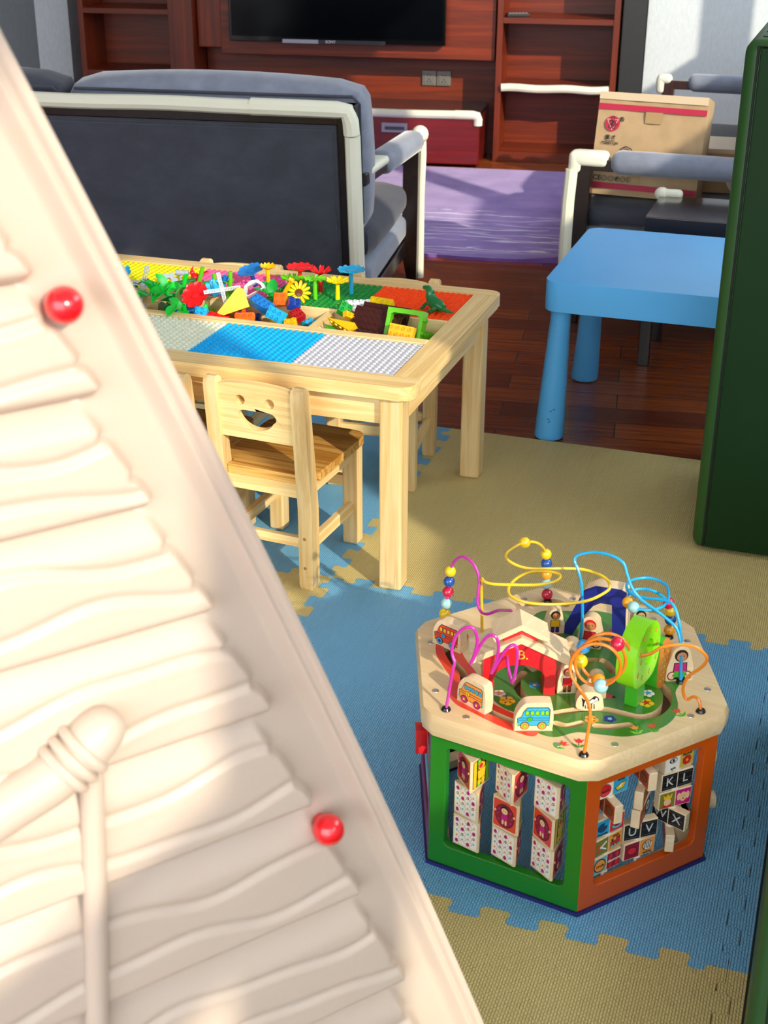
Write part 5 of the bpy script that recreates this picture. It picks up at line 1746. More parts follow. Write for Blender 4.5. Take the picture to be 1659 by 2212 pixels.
def petals(b, m, n, r, cup, width, M=None, thick=0.0022, tip=0.0, inner=0.25):
    """ring of cupped petals: each a rounded leaf lifted towards its tip"""
    for k in range(n):
        a = 2 * pi * k / n
        R_ = Matrix.Rotation(a, 4, 'Z')
        rows, cols_ = 8, 5
        v, f = [], []
        for s_ in (0, 1):
            for i in range(rows + 1):
                u = i / rows
                rad = r * (inner + (1 - inner) * u)
                w = width * r * sqrt(max(0.02, 1 - ((u - 0.52) / 0.53) ** 2)) * (0.55 + 0.45 * u)
                z = cup * (u ** 1.6) + tip * u ** 4
                for j in range(cols_ + 1):
                    q = -1 + 2 * j / cols_
                    v.append((rad, q * w, z + 0.004 * abs(q) ** 2 * u - thick * s_))
        o = (rows + 1) * (cols_ + 1)
        for i in range(rows):
            for j in range(cols_):
                a0 = i * (cols_ + 1) + j
                f.append((a0, a0 + cols_ + 1, a0 + cols_ + 2, a0 + 1))
                f.append((o + a0, o + a0 + 1, o + a0 + cols_ + 2, o + a0 + cols_ + 1))
        rim = [i * (cols_ + 1) for i in range(rows + 1)] + [rows * (cols_ + 1) + j for j in range(1, cols_ + 1)] + [i * (cols_ + 1) + cols_ for i in range(rows - 1, -1, -1)]
        for p, q in zip(rim, rim[1:]):
            f.append((q, p, o + p, o + q))
        b.add(v, f, m, (M @ R_) if M is not None else R_, True)
    return b


def flower(label, loc, h, pm, sm, n=6, r=0.031, cup=0.006, width=0.42, rot=(0, 0, 0), center=None, tip=0.0, name='toy_flower', stem=True):
    t = thing(name, label, 'toy flower', loc, 0, 'plastic toy flowers')
    eul(t, rot)
    if stem:
        MB().lathe([(0.0062, 0), (0.0058, h * .5), (0.0052, h)], sm, None, 16).build('stem', t)
    b = MB().lathe([(0.0052, h - 0.003), (r * .30, h + 0.0005), (r * .34, h + 0.0025), (0.0001, h + 0.003)], pm, None, 18)
    petals(b, pm, n, r, cup, width, T(0, 0, h + 0.001), tip=tip)
    b.build('petals', t)
    if center:
        MB().lathe([(r * .34, h + 0.002), (r * .30, h + 0.005), (0.0001, h + 0.0065)], center, None, 18).build('flower_centre', t)
    return t


PZ = 0.5062
flower('red dish-shaped toy flower, tallest at the back on the green plate', (-1.354, 3.320, PZ), 0.058, K['red'], K['red'], 6, 0.036, 0.004, 0.55)
flower('spiky lime leaf whorl on a stem beneath the red dish flower', (-1.366, 3.295, PZ), 0.036, K['lime'], K['lime'], 11, 0.030, 0.005, 0.20, tip=-.002)
flower('spiky lime leaf whorl on a stem in front of the red star flower', (-1.287, 3.257, PZ), 0.051, K['lime'], K['lime'], 11, 0.028, 0.004, 0.20, tip=-.002)
flower('red star-petalled toy flower on a red stem', (-1.298, 3.325, PZ), 0.050, K['red'], K['red'], 7, 0.029, 0.010, 0.28)
flower('yellow star-petalled toy flower standing on the green plate', (-1.232, 3.276, PZ), 0.044, K['lemon'], K['lemon'], 8, 0.030, 0.006, 0.30)
flower('light blue dish-shaped toy flower, rightmost of the flowers', (-1.216, 3.335, PZ), 0.060, K['cyan'], K['cyan'], 6, 0.036, 0.004, 0.55)
flower('small yellow cup-shaped toy flower behind the blue dish leaf', (-1.437, 3.300, PZ), 0.056, K['yellow'], K['yellow'], 6, 0.021, 0.007, 0.5)
flower('blue dish-shaped toy flower tilted towards the pink plate', (-1.482, 3.318, PZ), 0.044, K['blue'], K['navy'], 6, 0.035, 0.003, 0.6, rot=(14, -10, 0))
flower('yellow sunflower facing the camera beside the small blue brick', (-1.325, 3.246, 0.520), 0.010, K['lemon'], K['lemon'], 13, 0.032, 0.001, 0.16, rot=(62, 0, 8), center=K['dark'], stem=False)
flower('large red flower facing the camera in the middle of the heap', (-1.560, 3.128, 0.520), 0.012, K['red'], K['red'], 8, 0.036, 0.004, 0.40, rot=(52, 0, -6), center=K['red'])
flower('sky blue daisy lying behind the large red flower', (-1.545, 3.190, 0.518), 0.020, K['cyan'], K['cyan'], 7, 0.026, 0.004, 0.36, rot=(48, 0, 40))
flower('sky blue daisy at the far left end of the heap', (-1.808, 3.215, 0.512), 0.030, K['cyan'], K['green'], 6, 0.025, 0.006, 0.42, rot=(30, -8, 0))
flower('yellow bud flower lying upside down in front of the sunflower', (-1.372, 3.226, 0.505), 0.060, K['yellow'], K['yellow'], 5, 0.010, 0.002, 0.5, rot=(10, 30, 20))


def leaf(b, m, L_, w, M, curl=0.3):
    rows, cols_ = 8, 4
    v, f = [], []
    for i in range(rows + 1):
        u = i / rows
        ww = w * sin(pi * min(1, u * .97 + .03)) ** 0.8 + 0.0006
        for j in range(cols_ + 1):
            q = -1 + 2 * j / cols_
            v.append((q * ww, L_ * u, curl * L_ * (u - u * u) + 0.25 * ww * q * q))
    for i in range(rows):
        for j in range(cols_):
            a = i * (cols_ + 1) + j
            f.append((a, a + 1, a + cols_ + 2, a + cols_ + 1))
    n = len(v)
    v2 = [(x, y, z - 0.0018) for x, y, z in v]
    f2 = [tuple(n + i for i in q)[::-1] for q in f]
    rim = [j for j in range(cols_ + 1)] + [i * (cols_ + 1) + cols_ for i in range(1, rows + 1)] + [rows * (cols_ + 1) + j for j in range(cols_ - 1, -1, -1)] + [i * (cols_ + 1) for i in range(rows - 1, 0, -1)]
    f3 = [(p, n + p, n + q, q) for p, q in zip(rim, rim[1:] + rim[:1])]
    return b.add(v + v2, f + f2 + f3, m, M, True)


def sprig(label, loc, m, leaves, rot=(0, 0, 0), tube=0.03):
    """short hollow stem with a few moulded leaves"""
    t = thing('toy_leaf_sprig', label, 'toy leaf', loc, 0, 'plastic leaves and stems in the heap')
    eul(t, rot)
    if tube:
        b = MB()
        b.lathe([(0.0044, 0.0), (0.0064, 0.0), (0.0060, tube * .5), (0.0056, tube), (0.0040, tube), (0.0040, 0.003)], m, None, 16)
        b.build('stem', t)
    for (L_, w, rz, pitch) in leaves:
        leaf(MB(), m, L_, w, RZ(rz) @ T(0, 0.004, tube * .4) @ RX(pitch), 0.3).build('leaf', t)
    return t


sprig('bright green leaf sprig hanging over the trough edge above the ivory plate', (-1.567, 3.028, 0.528), K['bright'], [(0.042, 0.014, 165, -28), (0.03, 0.012, 60, 20)], tube=0)
sprig('bright green leaf sprig left of the large red flower', (-1.640, 3.128, 0.512), K['bright'], [(0.045, 0.018, 150, 10), (0.04, 0.016, 80, 35), (0.036, 0.015, -100, 25)], (20, -30, 0), 0.045)
sprig('bright green leaf sprig at the left of the heap', (-1.700, 3.140, 0.505), K['bright'], [(0.046, 0.018, 120, 20), (0.040, 0.016, 210, 30), (0.038, 0.016, 20, 40)], (-15, 20, 30), 0.04)
sprig('bright green stem standing between the leaf sprigs', (-1.622, 3.160, 0.515), K['bright'], [(0.03, 0.012, 200, 35)], (10, 22, 0), 0.060)
sprig('bright green leaf sprig under the large red flower', (-1.575, 3.080, 0.490), K['bright'], [(0.040, 0.015, 200, 20), (0.036, 0.014, 100, 30)], (25, 10, 0), 0.030)
sprig('short bright green stem right of the large red flower', (-1.530, 3.074, 0.482), K['bright'], [], (-14, 24, 0), 0.040)
sprig('mid green leaf pair beside the blue long brick', (-1.392, 3.214, 0.512), K['green'], [(0.046, 0.015, 60, 40), (0.044, 0.014, 5, 62), (0.046, 0.014, 120, 30)], (0, 0, 0), 0.012)
sprig('dark green leaf sprig under the sky blue daisy', (-1.600, 3.225, 0.508), K['green'], [(0.036, 0.014, -60, 15), (0.036, 0.014, 100, 20)], (0, 0, 20), 0.02)
sprig('teal green leaf beside the leftmost daisy', (-1.775, 3.195, 0.508), K['dgreen'], [(0.040, 0.015, -80, 25)], (0, 0, 0), 0.012)
sprig('dark green stem lying behind the leaf sprigs', (-1.668, 3.215, 0.522), K['dgreen'], [], (-5, 78, 10), 0.055)
sprig('lime stem leaning at the edge of the yellow plate', (-1.630, 3.275, PZ), K['lime'], [], (0, 18, 0), 0.052)
sprig('short lime stem standing on the pink plate, left of two', (-1.578, 3.268, PZ), K['lime'], [(0.022, 0.010, -60, 15)], (0, 0, 0), 0.038)
sprig('taller lime stem standing on the pink plate, right of two', (-1.526, 3.250, PZ), K['lime'], [(0.022, 0.012, 120, 15), (0.022, 0.012, 30, 10)], (0, 4, 0), 0.054)
sprig('blue stem with frilled end leaning behind the lime stems', (-1.545, 3.245, 0.512), K['blue'], [(0.024, 0.008, 20, 70), (0.024, 0.008, -60, 70)], (10, 18, 0), 0.040)

o = MB()
o.ball((0, 0, 0.014), 0.012, K['red'], None, (1.25, .9, 1.0))
o.ball((-0.010, 0, 0.026), 0.0072, K['red'])
o.cyl((-0.013, 0, 0.028), (-0.006, 0, 0.046), 0.0042, K['red'], 0.0006, 12)
leaf(o, K['red'], 0.034, 0.011, T(0.008, 0, 0.012) @ RZ(-70) @ RX(35))
tag(o.build('toy_bird', loc=(-1.642, 3.288, 0.508)), 'red plastic bird-shaped piece against the yellow plate', 'toy', 'odd pieces in the heap')


def lattice_blade(b, M, L_, w, m):
    nx_, ny_ = 9, 2
    holes = []
    for i in range(nx_):
        for j in range(ny_):
            x0 = 0.006 + (L_ - 0.009) * i / nx_
            y0 = -w / 2 + 0.0018 + (w - 0.0036) * j / ny_
            dx, dy = (L_ - 0.009) / nx_ - 0.0014, (w - 0.0036) / ny_ - 0.0012
            holes.append([(x0, y0), (x0 + dx, y0), (x0 + dx, y0 + dy), (x0, y0 + dy)])
    b.prism([[(0, -w / 2), (L_, -w / 2), (L_, w / 2), (0, w / 2)]] + holes, -0.0008, 0.0008, m, M)


t = thing('toy_windmill_sails', 'white lattice windmill sails lying on the yellow wedge', 'toy', (-1.492, 3.132, 0.545), 0, 'windmill pieces')
eul(t, (50, 6, 30))
for k in range(4):
    b = MB()
    lattice_blade(b, RZ(90 * k + 12), 0.048, 0.010, K['white'])
    b.build('sail', t)
MB().lathe([(0.006, -0.010), (0.006, 0.003), (0.0001, 0.0035)], K['white'], None, 14).build('hub', t)
t = thing('toy_windmill_sails', 'grey lattice windmill sails, one blade upright by the yellow plate', 'toy', (-1.748, 3.190, 0.520), 0, 'windmill pieces')
eul(t, (64, 6, 8))
for k in range(4):
    b = MB()
    lattice_blade(b, RZ(90 * k + 88), 0.050, 0.013, K['grey'])
    b.build('sail', t)
MB().lathe([(0.006, -0.010), (0.006, 0.003), (0.0001, 0.0035)], K['grey'], None, 14).build('hub', t)
o = MB().cyl((0, 0, 0), (0.036, 0, 0), 0.0072, K['grey'])
o.cyl((0.004, 0, 0), (0.008, 0, 0), 0.0088, K['grey']).cyl((0.028, 0, 0), (0.032, 0, 0), 0.0088, K['grey'])
o.cyl((0.012, 0, 0), (0.012, 0, -0.02), 0.003, K['grey']).cyl((0.024, 0, 0), (0.024, 0, -0.02), 0.003, K['grey'])
tag(o.build('toy_roller', loc=(-1.700, 3.285, 0.531), rot=(0, 0, radians(8))), 'grey roller-shaped piece on two pegs on the yellow plate', 'toy', 'odd pieces in the heap')
g_ = []
for k in range(24):
    r_ = 0.024 if k % 4 in (0, 1) else 0.018
    g_.append((r_ * cos(2 * pi * k / 24), r_ * sin(2 * pi * k / 24)))
o = MB().prism([g_, circ(0, 0, 0.007, 14)], -0.005, 0.005, K['grey'])
tag(o.build('toy_gear', None, 0.0008, 1, loc=(-1.700, 3.245, 0.519), rot=(radians(64), 0, radians(14))), 'grey toothed gear piece leaning on the yellow plate', 'toy', 'odd pieces in the heap')
o = MB().box(-0.045, 0.045, -0.004, 0.004, -0.002, 0.002, K['grey']).box(-0.005, 0.003, -0.03, 0.03, -0.002, 0.002, K['grey']).box(0.018, 0.026, -0.02, 0.02, -0.002, 0.002, K['grey'])
tag(o.build('toy_ladder_frame', None, 0.0005, 1, loc=(-1.760, 3.155, 0.512), rot=(radians(-12), radians(10), radians(-14))), 'grey ladder-like frame piece at the left end of the heap', 'toy', 'odd pieces in the heap')
b = MB()
b.prism([[(-0.05, -0.018), (0.05, -0.018), (0.05, 0.018), (-0.05, 0.018)], [(-0.044, -0.013), (-0.004, -0.013), (-0.004, 0.013), (-0.044, 0.013)], [(0.004, -0.013), (0.044, -0.013), (0.044, 0.013), (0.004, 0.013)]], -0.003, 0.003, K['brown'])
tag(b.build('toy_fence', None, 0.0006, 1, loc=(-1.712, 3.075, 0.482), rot=(radians(58), radians(20), radians(-16))), 'dark brown toy fence piece half buried at the left', 'toy', 'odd pieces in the heap')

b = MB().prism([(-0.066, -0.016), (0.036, -0.016), (0.036, 0.032), (0.022, 0.040)], -0.020, 0.020, K['yellow'])
tag(b.build('wedge_brick', None, 0.001, 1, loc=(-1.455, 3.120, 0.512), rot=(radians(74), radians(-16), radians(30))), 'large yellow wedge brick in the middle of the trough', 'building brick', 'building bricks in the trough')
b = MB().prism([[(-0.030, 0), (0.030, 0), (0.030, 0.012), (0.020, 0.030), (0.0, 0.036), (-0.020, 0.030), (-0.030, 0.012)], [(-0.022, 0.0035), (0.022, 0.0035), (0.022, 0.012), (0.013, 0.024), (-0.013, 0.024), (-0.022, 0.012)]], -0.006, 0.006, K['white'])
tag(b.build('arch_piece', None, 0.0008, 1, loc=(-1.432, 3.205, 0.522), rot=(radians(56), radians(-28), radians(20))), 'white arched window piece above the yellow wedge', 'toy', 'odd pieces in the heap')
brick('toy_brick', 4, 2, 0.019, K['blue'], (-1.392, 3.150, 0.512), (12, 14, -24), 'long blue brick lying between yellow wedge and cyan brick')
brick('toy_brick', 3, 2, 0.019, K['cyan'], (-1.330, 3.098, 0.505), (60, 12, -18), 'cyan brick tipped on its side against the trough edge')
brick('toy_brick', 2, 2, 0.019, K['cyan'], (-1.524, 3.072, 0.496), (26, -6, 14), 'light blue square brick right of the short green stem')
brick('toy_brick', 3, 2, 0.019, K['orange'], (-1.412, 3.090, 0.487), (58, -4, 14), 'orange brick with studs facing the ivory side')
brick('toy_brick', 4, 2, 0.010, K['red'], (-1.478, 3.068, 0.487), (18, 10, -10), 'flat red brick under the yellow wedge')
brick('toy_brick', 2, 2, 0.019, K['orange'], (-1.352, 3.180, 0.520), (60, 0, 10), 'small orange brick upright beside the sunflower')
brick('toy_brick', 2, 2, 0.019, K['navy'], (-1.312, 3.170, 0.514), (22, 20, 30), 'small navy blue brick in front of the sunflower')
brick('toy_brick', 2, 2, 0.019, K['dred'], (-1.292, 3.142, 0.494), (16, 24, -30), 'small dark red brick right of the navy brick')
brick('toy_brick', 2, 2, 0.019, K['yellow'], (-1.286, 3.086, 0.486), (24, -10, 20), 'small yellow brick beside the trough divider')
brick('toy_brick', 4, 2, 0.019, K['navy'], (-1.432, 3.155, 0.470), (8, 10, 14), 'dark blue brick under the long blue brick')
brick('toy_brick', 4, 2, 0.019, K['navy'], (-1.372, 3.068, 0.470), (0, 4, 2), 'dark blue brick at the bottom below the cyan brick')
brick('toy_brick', 2, 2, 0.024, K['green'], (-1.178, 3.072, 0.482), (96, 20, 30), 'green square brick showing its hollow underside')
brick('toy_brick', 2, 2, 0.019, K['green'], (-1.172, 3.165, 0.516), (40, 30, 20), 'green square brick leaning on the white brick')
brick('toy_brick', 4, 2, 0.014, K['white'], (-1.150, 3.205, 0.516), (24, 0, 24), 'white brick at the back edge near the green plate')
brick('toy_brick', 4, 1, 0.014, K['yellow'], (-1.140, 3.140, 0.505), (60, 30, 60), 'narrow yellow brick strip beside the brown plates')
b = MB().prism([(-0.040, -0.006), (0.036, -0.006), (0.040, 0.004), (0.034, 0.020)], -0.015, 0.015, K['yellow'])
for i in range(4):
    b.cyl((-0.026 + 0.016 * i, -0.006, 0.008), (-0.026 + 0.016 * i, -0.0105, 0.008), 0.0047, K['yellow'], n=12)
    b.cyl((-0.026 + 0.016 * i, -0.006, -0.008), (-0.026 + 0.016 * i, -0.0105, -0.008), 0.0047, K['yellow'], n=12)
tag(b.build('slope_brick', None, 0.0008, 1, loc=(-1.150, 3.085, 0.500), rot=(radians(40), radians(14), radians(-24))), 'yellow sloped brick left of the brown plates', 'building brick', 'building bricks in the trough')
tag(MB().box(-0.020, 0.020, -0.012, 0.012, -0.002, 0.002, K['white']).build('flat_tile', None, 0.0006, 1, loc=(-1.185, 3.052, 0.486), rot=(radians(34), radians(14), radians(-10))), 'small white flat tile beside the hollow green brick', 'building brick', 'building bricks in the trough')


def plate(nx, ny, loc, rot, lab):
    p = 0.016
    b = MB().box(-nx * p / 2, nx * p / 2, -ny * p / 2, ny * p / 2, -0.0025, 0.0, K['brown'])
    for i in range(nx):
        for j in range(ny):
            b.cyl((-nx * p / 2 + p * (i + .5), -ny * p / 2 + p * (j + .5), 0.0), (-nx * p / 2 + p * (i + .5), -ny * p / 2 + p * (j + .5), 0.0038), 0.0047, K['brown'], n=10)
    o = b.build('toy_plate', None, loc=loc)
    eul(o, rot)
    return tag(o, lab, 'building plate', 'dark brown building plates')


plate(8, 4, (-1.075, 3.125, 0.508), (46, 4, -6), 'dark brown studded plate leaning in the trough')
plate(8, 4, (-1.066, 3.165, 0.508), (52, 2, -4), 'dark brown studded plate standing right behind the leaning one')
plate(7, 2, (-1.052, 3.052, 0.494), (4, 6, -2), 'dark brown studded plate lying flat along the front rail')
brick('toy_brick', 4, 2, 0.019, K['yellow'], (-0.992, 3.078, 0.503), (66, 3, -6), 'yellow eight-stud brick framed by the lime arch')
b2 = MB().prism([(-0.048, -0.034), (-0.038, -0.034), (-0.038, 0.020), (-0.030, 0.024), (0.030, 0.024), (0.038, 0.020), (0.038, -0.034), (0.048, -0.034), (0.048, 0.036), (-0.048, 0.036)], -0.015, 0.015, K['lime'])
for i in range(2):
    for j in range(2):
        b2.cyl((0.048, -0.018 + 0.034 * j, -0.008 + 0.016 * i), (0.0522, -0.018 + 0.034 * j, -0.008 + 0.016 * i), 0.0047, K['lime'], n=12)
tag(b2.build('window_brick', None, 0.0008, 1, loc=(-0.995, 3.118, 0.510), rot=(radians(66), 0, radians(-6))), 'lime green arch brick at the right end of the trough', 'building brick', 'building bricks in the trough')
brick('toy_brick', 2, 2, 0.019, K['dred'], (-1.040, 3.095, 0.470), (70, 0, 8), 'dark red brick between brown plates and lime arch')
brick('toy_brick', 4, 2, 0.019, K['lemon'], (-1.098, 3.228, 0.518), (30, 0, -10), 'yellow brick peeking over the brown plates')
brick('toy_brick', 2, 2, 0.019, K['white'], (-1.040, 3.062, 0.472), (0, 0, 14), 'white square brick half hidden under the brown plates')

# small crocodile-like beast on the orange plate
t = thing('toy_crocodile', 'dark green toy crocodile perched on the orange plate', 'toy animal', (-0.965, 3.262, 0.5062), radians(-28))
CG = plast('croc_green', '#127238')
bm_ = bmesh.new()
sk = [((0.032, 0, 0.013), .009), ((0.014, 0, 0.017), .0155), ((-0.005, 0, 0.022), .0165), ((-0.015, 0, 0.036), .0125), ((-0.018, 0, 0.047), .0105), ((-0.025, 0, 0.053), .0080), ((-0.037, 0, 0.053), .0052)]
b = MB()
b.tube(smooth_path([p for p, r in sk], 4), 0.01, CG, 12, radii=[sk[min(len(sk) - 1, int(i / 4))][1] * (1 - (i % 4) / 4) + sk[min(len(sk) - 1, int(i / 4) + 1)][1] * ((i % 4) / 4) for i in range((len(sk) - 1) * 4 + 1)])
b.ball((-0.037, 0, 0.053), 0.0054, CG)
for k in range(6):
    b.cyl((0.024 - k * 0.008, 0, 0.028 + (0.004 * max(0, k - 2) * 1.9)), (0.025 - k * 0.008, 0, 0.037 + (0.004 * max(0, k - 2) * 1.6)), 0.0032, CG, 0.0004, 8)
b.build('body', t)
for sx in (-1, 1):
    MB().tube([(-0.012, sx * 0.010, 0.022), (-0.020, sx * 0.016, 0.014), (-0.026, sx * 0.017, 0.004)], 0.0045, CG, 8).ball((-0.028, sx * 0.017, 0.003), 0.0045, CG, None, (1.3, 1, .6)).build('front_leg', t)
    MB().tube([(0.014, sx * 0.010, 0.014), (0.012, sx * 0.019, 0.010), (0.006, sx * 0.021, 0.003)], 0.0055, CG, 8).ball((0.003, sx * 0.021, 0.003), 0.005, CG, None, (1.4, 1, .6)).build('hind_leg', t)
MB().tube(smooth_path([(0.026, 0, 0.012), (0.040, 0.003, 0.008), (0.054, 0.012, 0.005)], 5), 0.005, CG, 10, radii=[.008 - .0006 * i for i in range(11)]).build('tail', t)
bm_.free()

# pieces that fill the trough underneath
FILL = [('green', 2, 2, -1.66, 3.07, 'half buried green brick at the left of the trough'), ('blue', 4, 2, -1.60, 3.14, 'half buried blue brick below the leaf sprigs'), ('yellow', 2, 2, -1.845, 3.09, 'yellow brick at the far left end of the trough'),
        ('grey', 4, 2, -1.800, 3.13, 'grey brick under the ladder-like frame'), ('white', 2, 2, -1.735, 3.14, 'white brick beside the dark brown fence piece'), ('dgreen', 4, 2, -1.655, 3.135, 'dark green brick under the green sprigs'),
        ('red', 2, 2, -1.505, 3.15, 'red brick behind the light blue square brick'), ('orange', 4, 2, -1.460, 3.165, 'orange brick at the back of the trough under the wedge'), ('lime', 2, 2, -1.555, 3.165, 'lime brick behind the large red flower'),
        ('yellow', 4, 2, -1.345, 3.135, 'yellow brick under the navy and dark red bricks'), ('cyan', 2, 2, -1.265, 3.165, 'cyan brick beside the trough divider at the back'), ('grey', 2, 2, -1.700, 3.065, 'grey square brick against the front rail at left'),
        ('orange', 2, 2, -1.100, 3.055, 'orange brick under the flat brown plate'), ('bright', 2, 2, -1.600, 3.055, 'bright green brick against the front rail'), ('lime', 4, 2, -0.965, 3.150, 'lime brick behind the lime arch')]
for k, (c_, a, b_, x, y, lab) in enumerate(FILL):
    brick('toy_brick', a, b_, 0.019, K[c_], (x, y, 0.466 + 0.012 * (k % 2)), (10 * sin(k * 2.1), 12 * cos(k * 1.7), 70 * sin(k * 3.3)), lab)
for k, (c_, x, y, z, r, lab) in enumerate((('bright', -1.672, 3.165, 0.512, (30, 10, 60), 'bright green sprig crossing the dark green stem'), ('green', -1.610, 3.105, 0.502, (-20, 25, 140), 'mid green sprig wedged left of the red flower'),
                                           ('bright', -1.730, 3.105, 0.498, (15, -25, 200), 'bright green sprig above the brown fence piece'), ('lime', -1.505, 3.185, 0.505, (10, 30, 80), 'lime sprig behind the white sails'))):
    sprig(lab, (x, y, z), K[c_], [(0.044, 0.017, 30, 25), (0.042, 0.016, 150, 30), (0.040, 0.016, 260, 20)], r, 0.03)
# ---------------------------------------------------------------- cream plastic playhouse gable in the foreground
CREAM = mat('cream_plastic', '#c4b4a4', 0.42, 0.45)
CB = CREAM.node_tree.nodes['Principled BSDF']
CB.inputs['Subsurface Weight'].default_value = 0.25
CB.inputs['Subsurface Radius'].default_value = (1.0, 0.45, 0.2)
CB.inputs['Subsurface Scale'].default_value = 0.012
BERRY = mat('berry_red', '#e3101e', 0.18, 0.6, coat=0.5)
PS, PN = Vector((0.6174, 0.7867, 0)), Vector((0.7867, -0.6174, 0))      # along the wall, and out of it
P0 = Vector((-0.535, 0.843, 0.0))
play = thing('playhouse_gable', 'cream plastic playhouse gable with moulded log boards in the left foreground', 'playhouse', (P0.x, P0.y, 0.0))
GM = frame((0, 0, 0), PS, (0, 0, 1), PN)                # x along the wall, y up, z out


def rim(z):
    return -0.019 + 0.3976 * (1.433 - z) + 0.011 * max(0.0, 1 - ((z - 0.878) / 0.556) ** 2)


BAND = 0.066
# log boards: lower edge heights, measured at their right hand ends
LOGS = [0.17, 0.315, 0.455, 0.597, 0.728, 0.848, 0.966, 1.0755, 1.176, 1.270, 1.358, 1.440, 1.52, 1.60, 1.68]


def wob(s, k, a):
    return 0.0085 * sin(s * 21 + k * 2.3 + a) + 0.0025 * sin(s * 47 + k * 1.1 + a * 2)


def smst(a, b, x):
    t = max(0.0, min(1.0, (x - a) / (b - a)))
    return t * t * (3 - 2 * t)


def height(s, z):
    e = rim(z) - s                                # distance in from the sloping rim (measured level)
    zz = z
    k = 0
    while k < len(LOGS) - 2 and zz > LOGS[k + 1]:
        k += 1
    u = (zz - LOGS[k]) / (LOGS[k + 1] - LOGS[k])
    u = max(0.0, min(1.0, u))
    H_ = LOGS[k + 1] - LOGS[k]
    # board profile: deep seam at the bottom, two wavering grain steps above it
    c1 = 0.29 + wob(s, k, 0.4) / H_
    c2 = 0.66 + wob(s, k, 1.9) / H_
    h = 0.012 * min(1, u / 0.10) ** 0.6
    h += 0.0060 * (1 - u)
    for c, dpt in ((c1, 0.0045), (c2, 0.0050)):
        d = (u - c) * H_
        h -= dpt * 0.80 * math.exp(-(d / 0.0040) ** 2)
        h += 0.0007 * math.exp(-((d + 0.0075) / 0.0035) ** 2)
        h += 0.0012 * smst(0.0, 0.020, -d)
    h *= 1 - smst(0.70, 1.0, u) * 0.95
    h -= 0.004 * math.exp(-(min(u, 1 - u) * H_ / 0.007) ** 2)
    endk = BAND + 0.004 * sin(k * 2.1) + 0.016 * max(0.0, u - 0.12) + 0.005 * math.exp(-((u - .30) / .035) ** 2) + 0.005 * math.exp(-((u - .67) / .035) ** 2) + 0.008 * math.exp(-(u / .05) ** 2)
    body = smst(endk - 0.006, endk + 0.006, e)
    lip = 0.020 * smst(0.034, 0.012, e) - 0.006 * math.exp(-((e - 0.0145) / 0.0035) ** 2)
    lip -= 0.012 * smst(0.004, -0.001, e)
    return h * body + lip * (1 - body)


sv, sf = [], []
NSt, NZt = 250, 560
ZLO, ZHI = 0.20, 1.62
SLO = -0.30
for j in range(NZt + 1):
    z = ZLO + (ZHI - ZLO) * j / NZt
    r_ = rim(z)
    for i in range(NSt + 1):
        u = i / NSt
        u = 1 - (1 - u) ** 1.35
        s = SLO + (r_ - SLO) * u if r_ > SLO else r_
        sv.append((s, z, height(s, z)))
for j in range(NZt):
    for i in range(NSt):
        a = j * (NSt + 1) + i
        sf.append((a, a + 1, a + NSt + 2, a + NSt + 1))
base = len(sv)
TH_ = -0.028
for (s, z) in ((SLO, ZLO), (rim(ZLO), ZLO), (rim(ZHI), ZHI), (SLO, ZHI)):
    sv.append((s, z, TH_))
# rolled rim edge and back
left = [j * (NSt + 1) for j in range(NZt + 1)]
right = [j * (NSt + 1) + NSt for j in range(NZt + 1)]
bot = list(range(NSt + 1))
topi = [NZt * (NSt + 1) + i for i in range(NSt + 1)]
rb = []
for j in right:
    s, z, h = sv[j]
    rb.append(len(sv))
    sv.append((s + 0.003, z, TH_))
for a, b, c_, d in zip(right, right[1:], rb[1:], rb):
    sf.append((a, d, c_, b))
sf.append(tuple(bot[::-1]) + (base + 0, base + 1) if False else (base + 3, base + 2, base + 1, base + 0))
sf.append(tuple(bot[::-1] + [base, base + 1]))
sf.append(tuple(topi + [base + 2, base + 3]))
sf.append(tuple(left + [base + 3, base]))
o = MB().add(sv, sf, CREAM, GM, True).build('gable_wall', play, angle=70)

def on_wall(s, z, out):
    return GM @ Vector((s, z, out))


for s, z, r in ((0.0, 1.253, 0.0140), (0.2107, 0.703, 0.0155)):
    b = MB().lathe([(0.0001, -r * .98), (r * .55, -r * .88), (r * .9, -r * .45), (r, 0.0), (r * .93, r * .42), (r * .68, r * .78), (r * .30, r * .98), (0.0001, r * 1.02)], BERRY, GM @ T(s, z, 0.019), 28)
    b.cyl((0, 0, -0.018), (0, 0, -r * .9), r * .45, BERRY, r * .4, 16, GM @ T(s, z, 0.019))
    tag(b.build('red_berry', play), 'glossy red berry knob')

# moulded branch end lashed to an upright pole
b = MB().tube([on_wall(*p) for p in smooth_path([(-0.150, 0.822, 0.010), (-0.090, 0.852, 0.020), (-0.046, 0.872, 0.026), (-0.010, 0.897, 0.026), (0.006, 0.914, 0.022)], 6)], 0.02, CREAM, 20,
              radii=[0.0215] * 18 + [0.0215, 0.021, 0.020, 0.0185, 0.0165, 0.013, 0.006])
b.build('branch_end', play)
b = MB()
for k in range(3):
    c = Vector((-0.040 + 0.0088 * k, 0.8745 + 0.0062 * k, 0.025))
    d = Vector((0.82, 0.57, 0.0)).normalized()
    u = d.orthogonal().normalized()
    w = d.cross(u)
    b.tube([GM @ (c + (u * cos(t_) + w * sin(t_)) * 0.0225) for t_ in [2 * pi * q / 28 for q in range(28)]], 0.0048, CREAM, 8, True)
b.build('rope_lashing', play)
b = MB().tube([on_wall(-0.014, 0.868, 0.018), on_wall(-0.022, 0.74, 0.018), on_wall(-0.036, 0.56, 0.018), on_wall(-0.052, 0.22, 0.018)], 0.0105, CREAM, 14)
b.build('upright_pole', play)
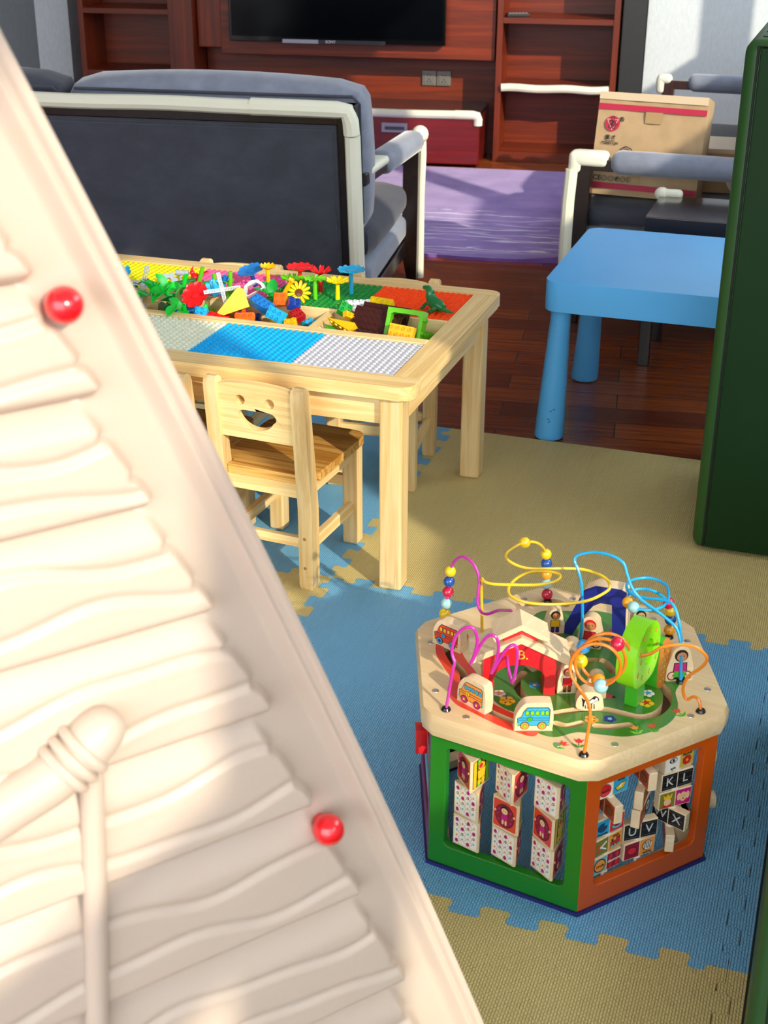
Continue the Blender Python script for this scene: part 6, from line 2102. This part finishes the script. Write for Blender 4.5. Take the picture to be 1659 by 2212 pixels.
MB().box(-0.30, 0.46, 0.0, 0.205, -0.03, 0.012, CREAM, GM, 0.01, 3).build('gable_foot', play)
# ---------------------------------------------------------------- camera and light
cam = bpy.data.cameras.new('camera')
co = bpy.data.objects.new('camera', cam)
COL.objects.link(co)
yaw, pitch, roll = CAM_YAW, CAM_PITCH, CAM_ROLL
f_v = Vector((-sin(yaw) * cos(pitch), cos(yaw) * cos(pitch), -sin(pitch)))
r_v = Vector((cos(yaw), sin(yaw), 0))
u_v = r_v.cross(f_v)
r2 = r_v * cos(roll) + u_v * sin(roll)
u2 = -r_v * sin(roll) + u_v * cos(roll)
co.matrix_world = frame((0, 0, 1.54), r2, u2, -f_v)
cam.sensor_fit = 'VERTICAL'
cam.sensor_height = 36.0
cam.lens = 3000 / 2212 * 36.0
cam.dof.use_dof = True
cam.dof.focus_distance = 2.9
cam.dof.aperture_fstop = 10.0
cam.clip_start = 0.05
SC.camera = co

sun = bpy.data.lights.new('sun', 'SUN')
sun.energy = 4.2
sun.angle = radians(0.6)
sun.color = (1.0, 0.88, 0.70)
so = bpy.data.objects.new('sun', sun)
COL.objects.link(so)
sd = Vector((-0.77, 0.638, 0)).normalized()
sd.z = -0.4706
so.rotation_euler = sd.to_track_quat('-Z', 'Y').to_euler()
so.location = (4, -3, 5)

w = bpy.data.worlds.new('sky')
SC.world = w
w.use_nodes = True
wt = w.node_tree
bg = wt.nodes['Background']
tc = wt.nodes.new('ShaderNodeTexCoord')
sx = wt.nodes.new('ShaderNodeSeparateXYZ')
rp = wt.nodes.new('ShaderNodeValToRGB')
wt.links.new(tc.outputs['Generated'], sx.inputs[0])
wt.links.new(sx.outputs['Z'], rp.inputs['Fac'])
rp.color_ramp.elements[0].position = 0.0
rp.color_ramp.elements[0].color = (0.75, 0.78, 0.80, 1)
rp.color_ramp.elements[1].position = 0.6
rp.color_ramp.elements[1].color = (0.80, 0.90, 1.0, 1)
wt.links.new(rp.outputs['Color'], bg.inputs['Color'])
bg.inputs['Strength'].default_value = 6.0

SC.view_settings.view_transform = 'Standard'
SC.view_settings.look = 'None'
SC.view_settings.gamma = 1.0
SC.view_settings.use_curve_mapping = False
SC.view_settings.exposure = -0.1
SC.cycles.max_bounces = 10
SC.cycles.diffuse_bounces = 5
SC.cycles.sample_clamp_indirect = 6.0
SC.cycles.caustics_reflective = False
SC.cycles.caustics_refractive = False
SC.cycles.use_denoising = True
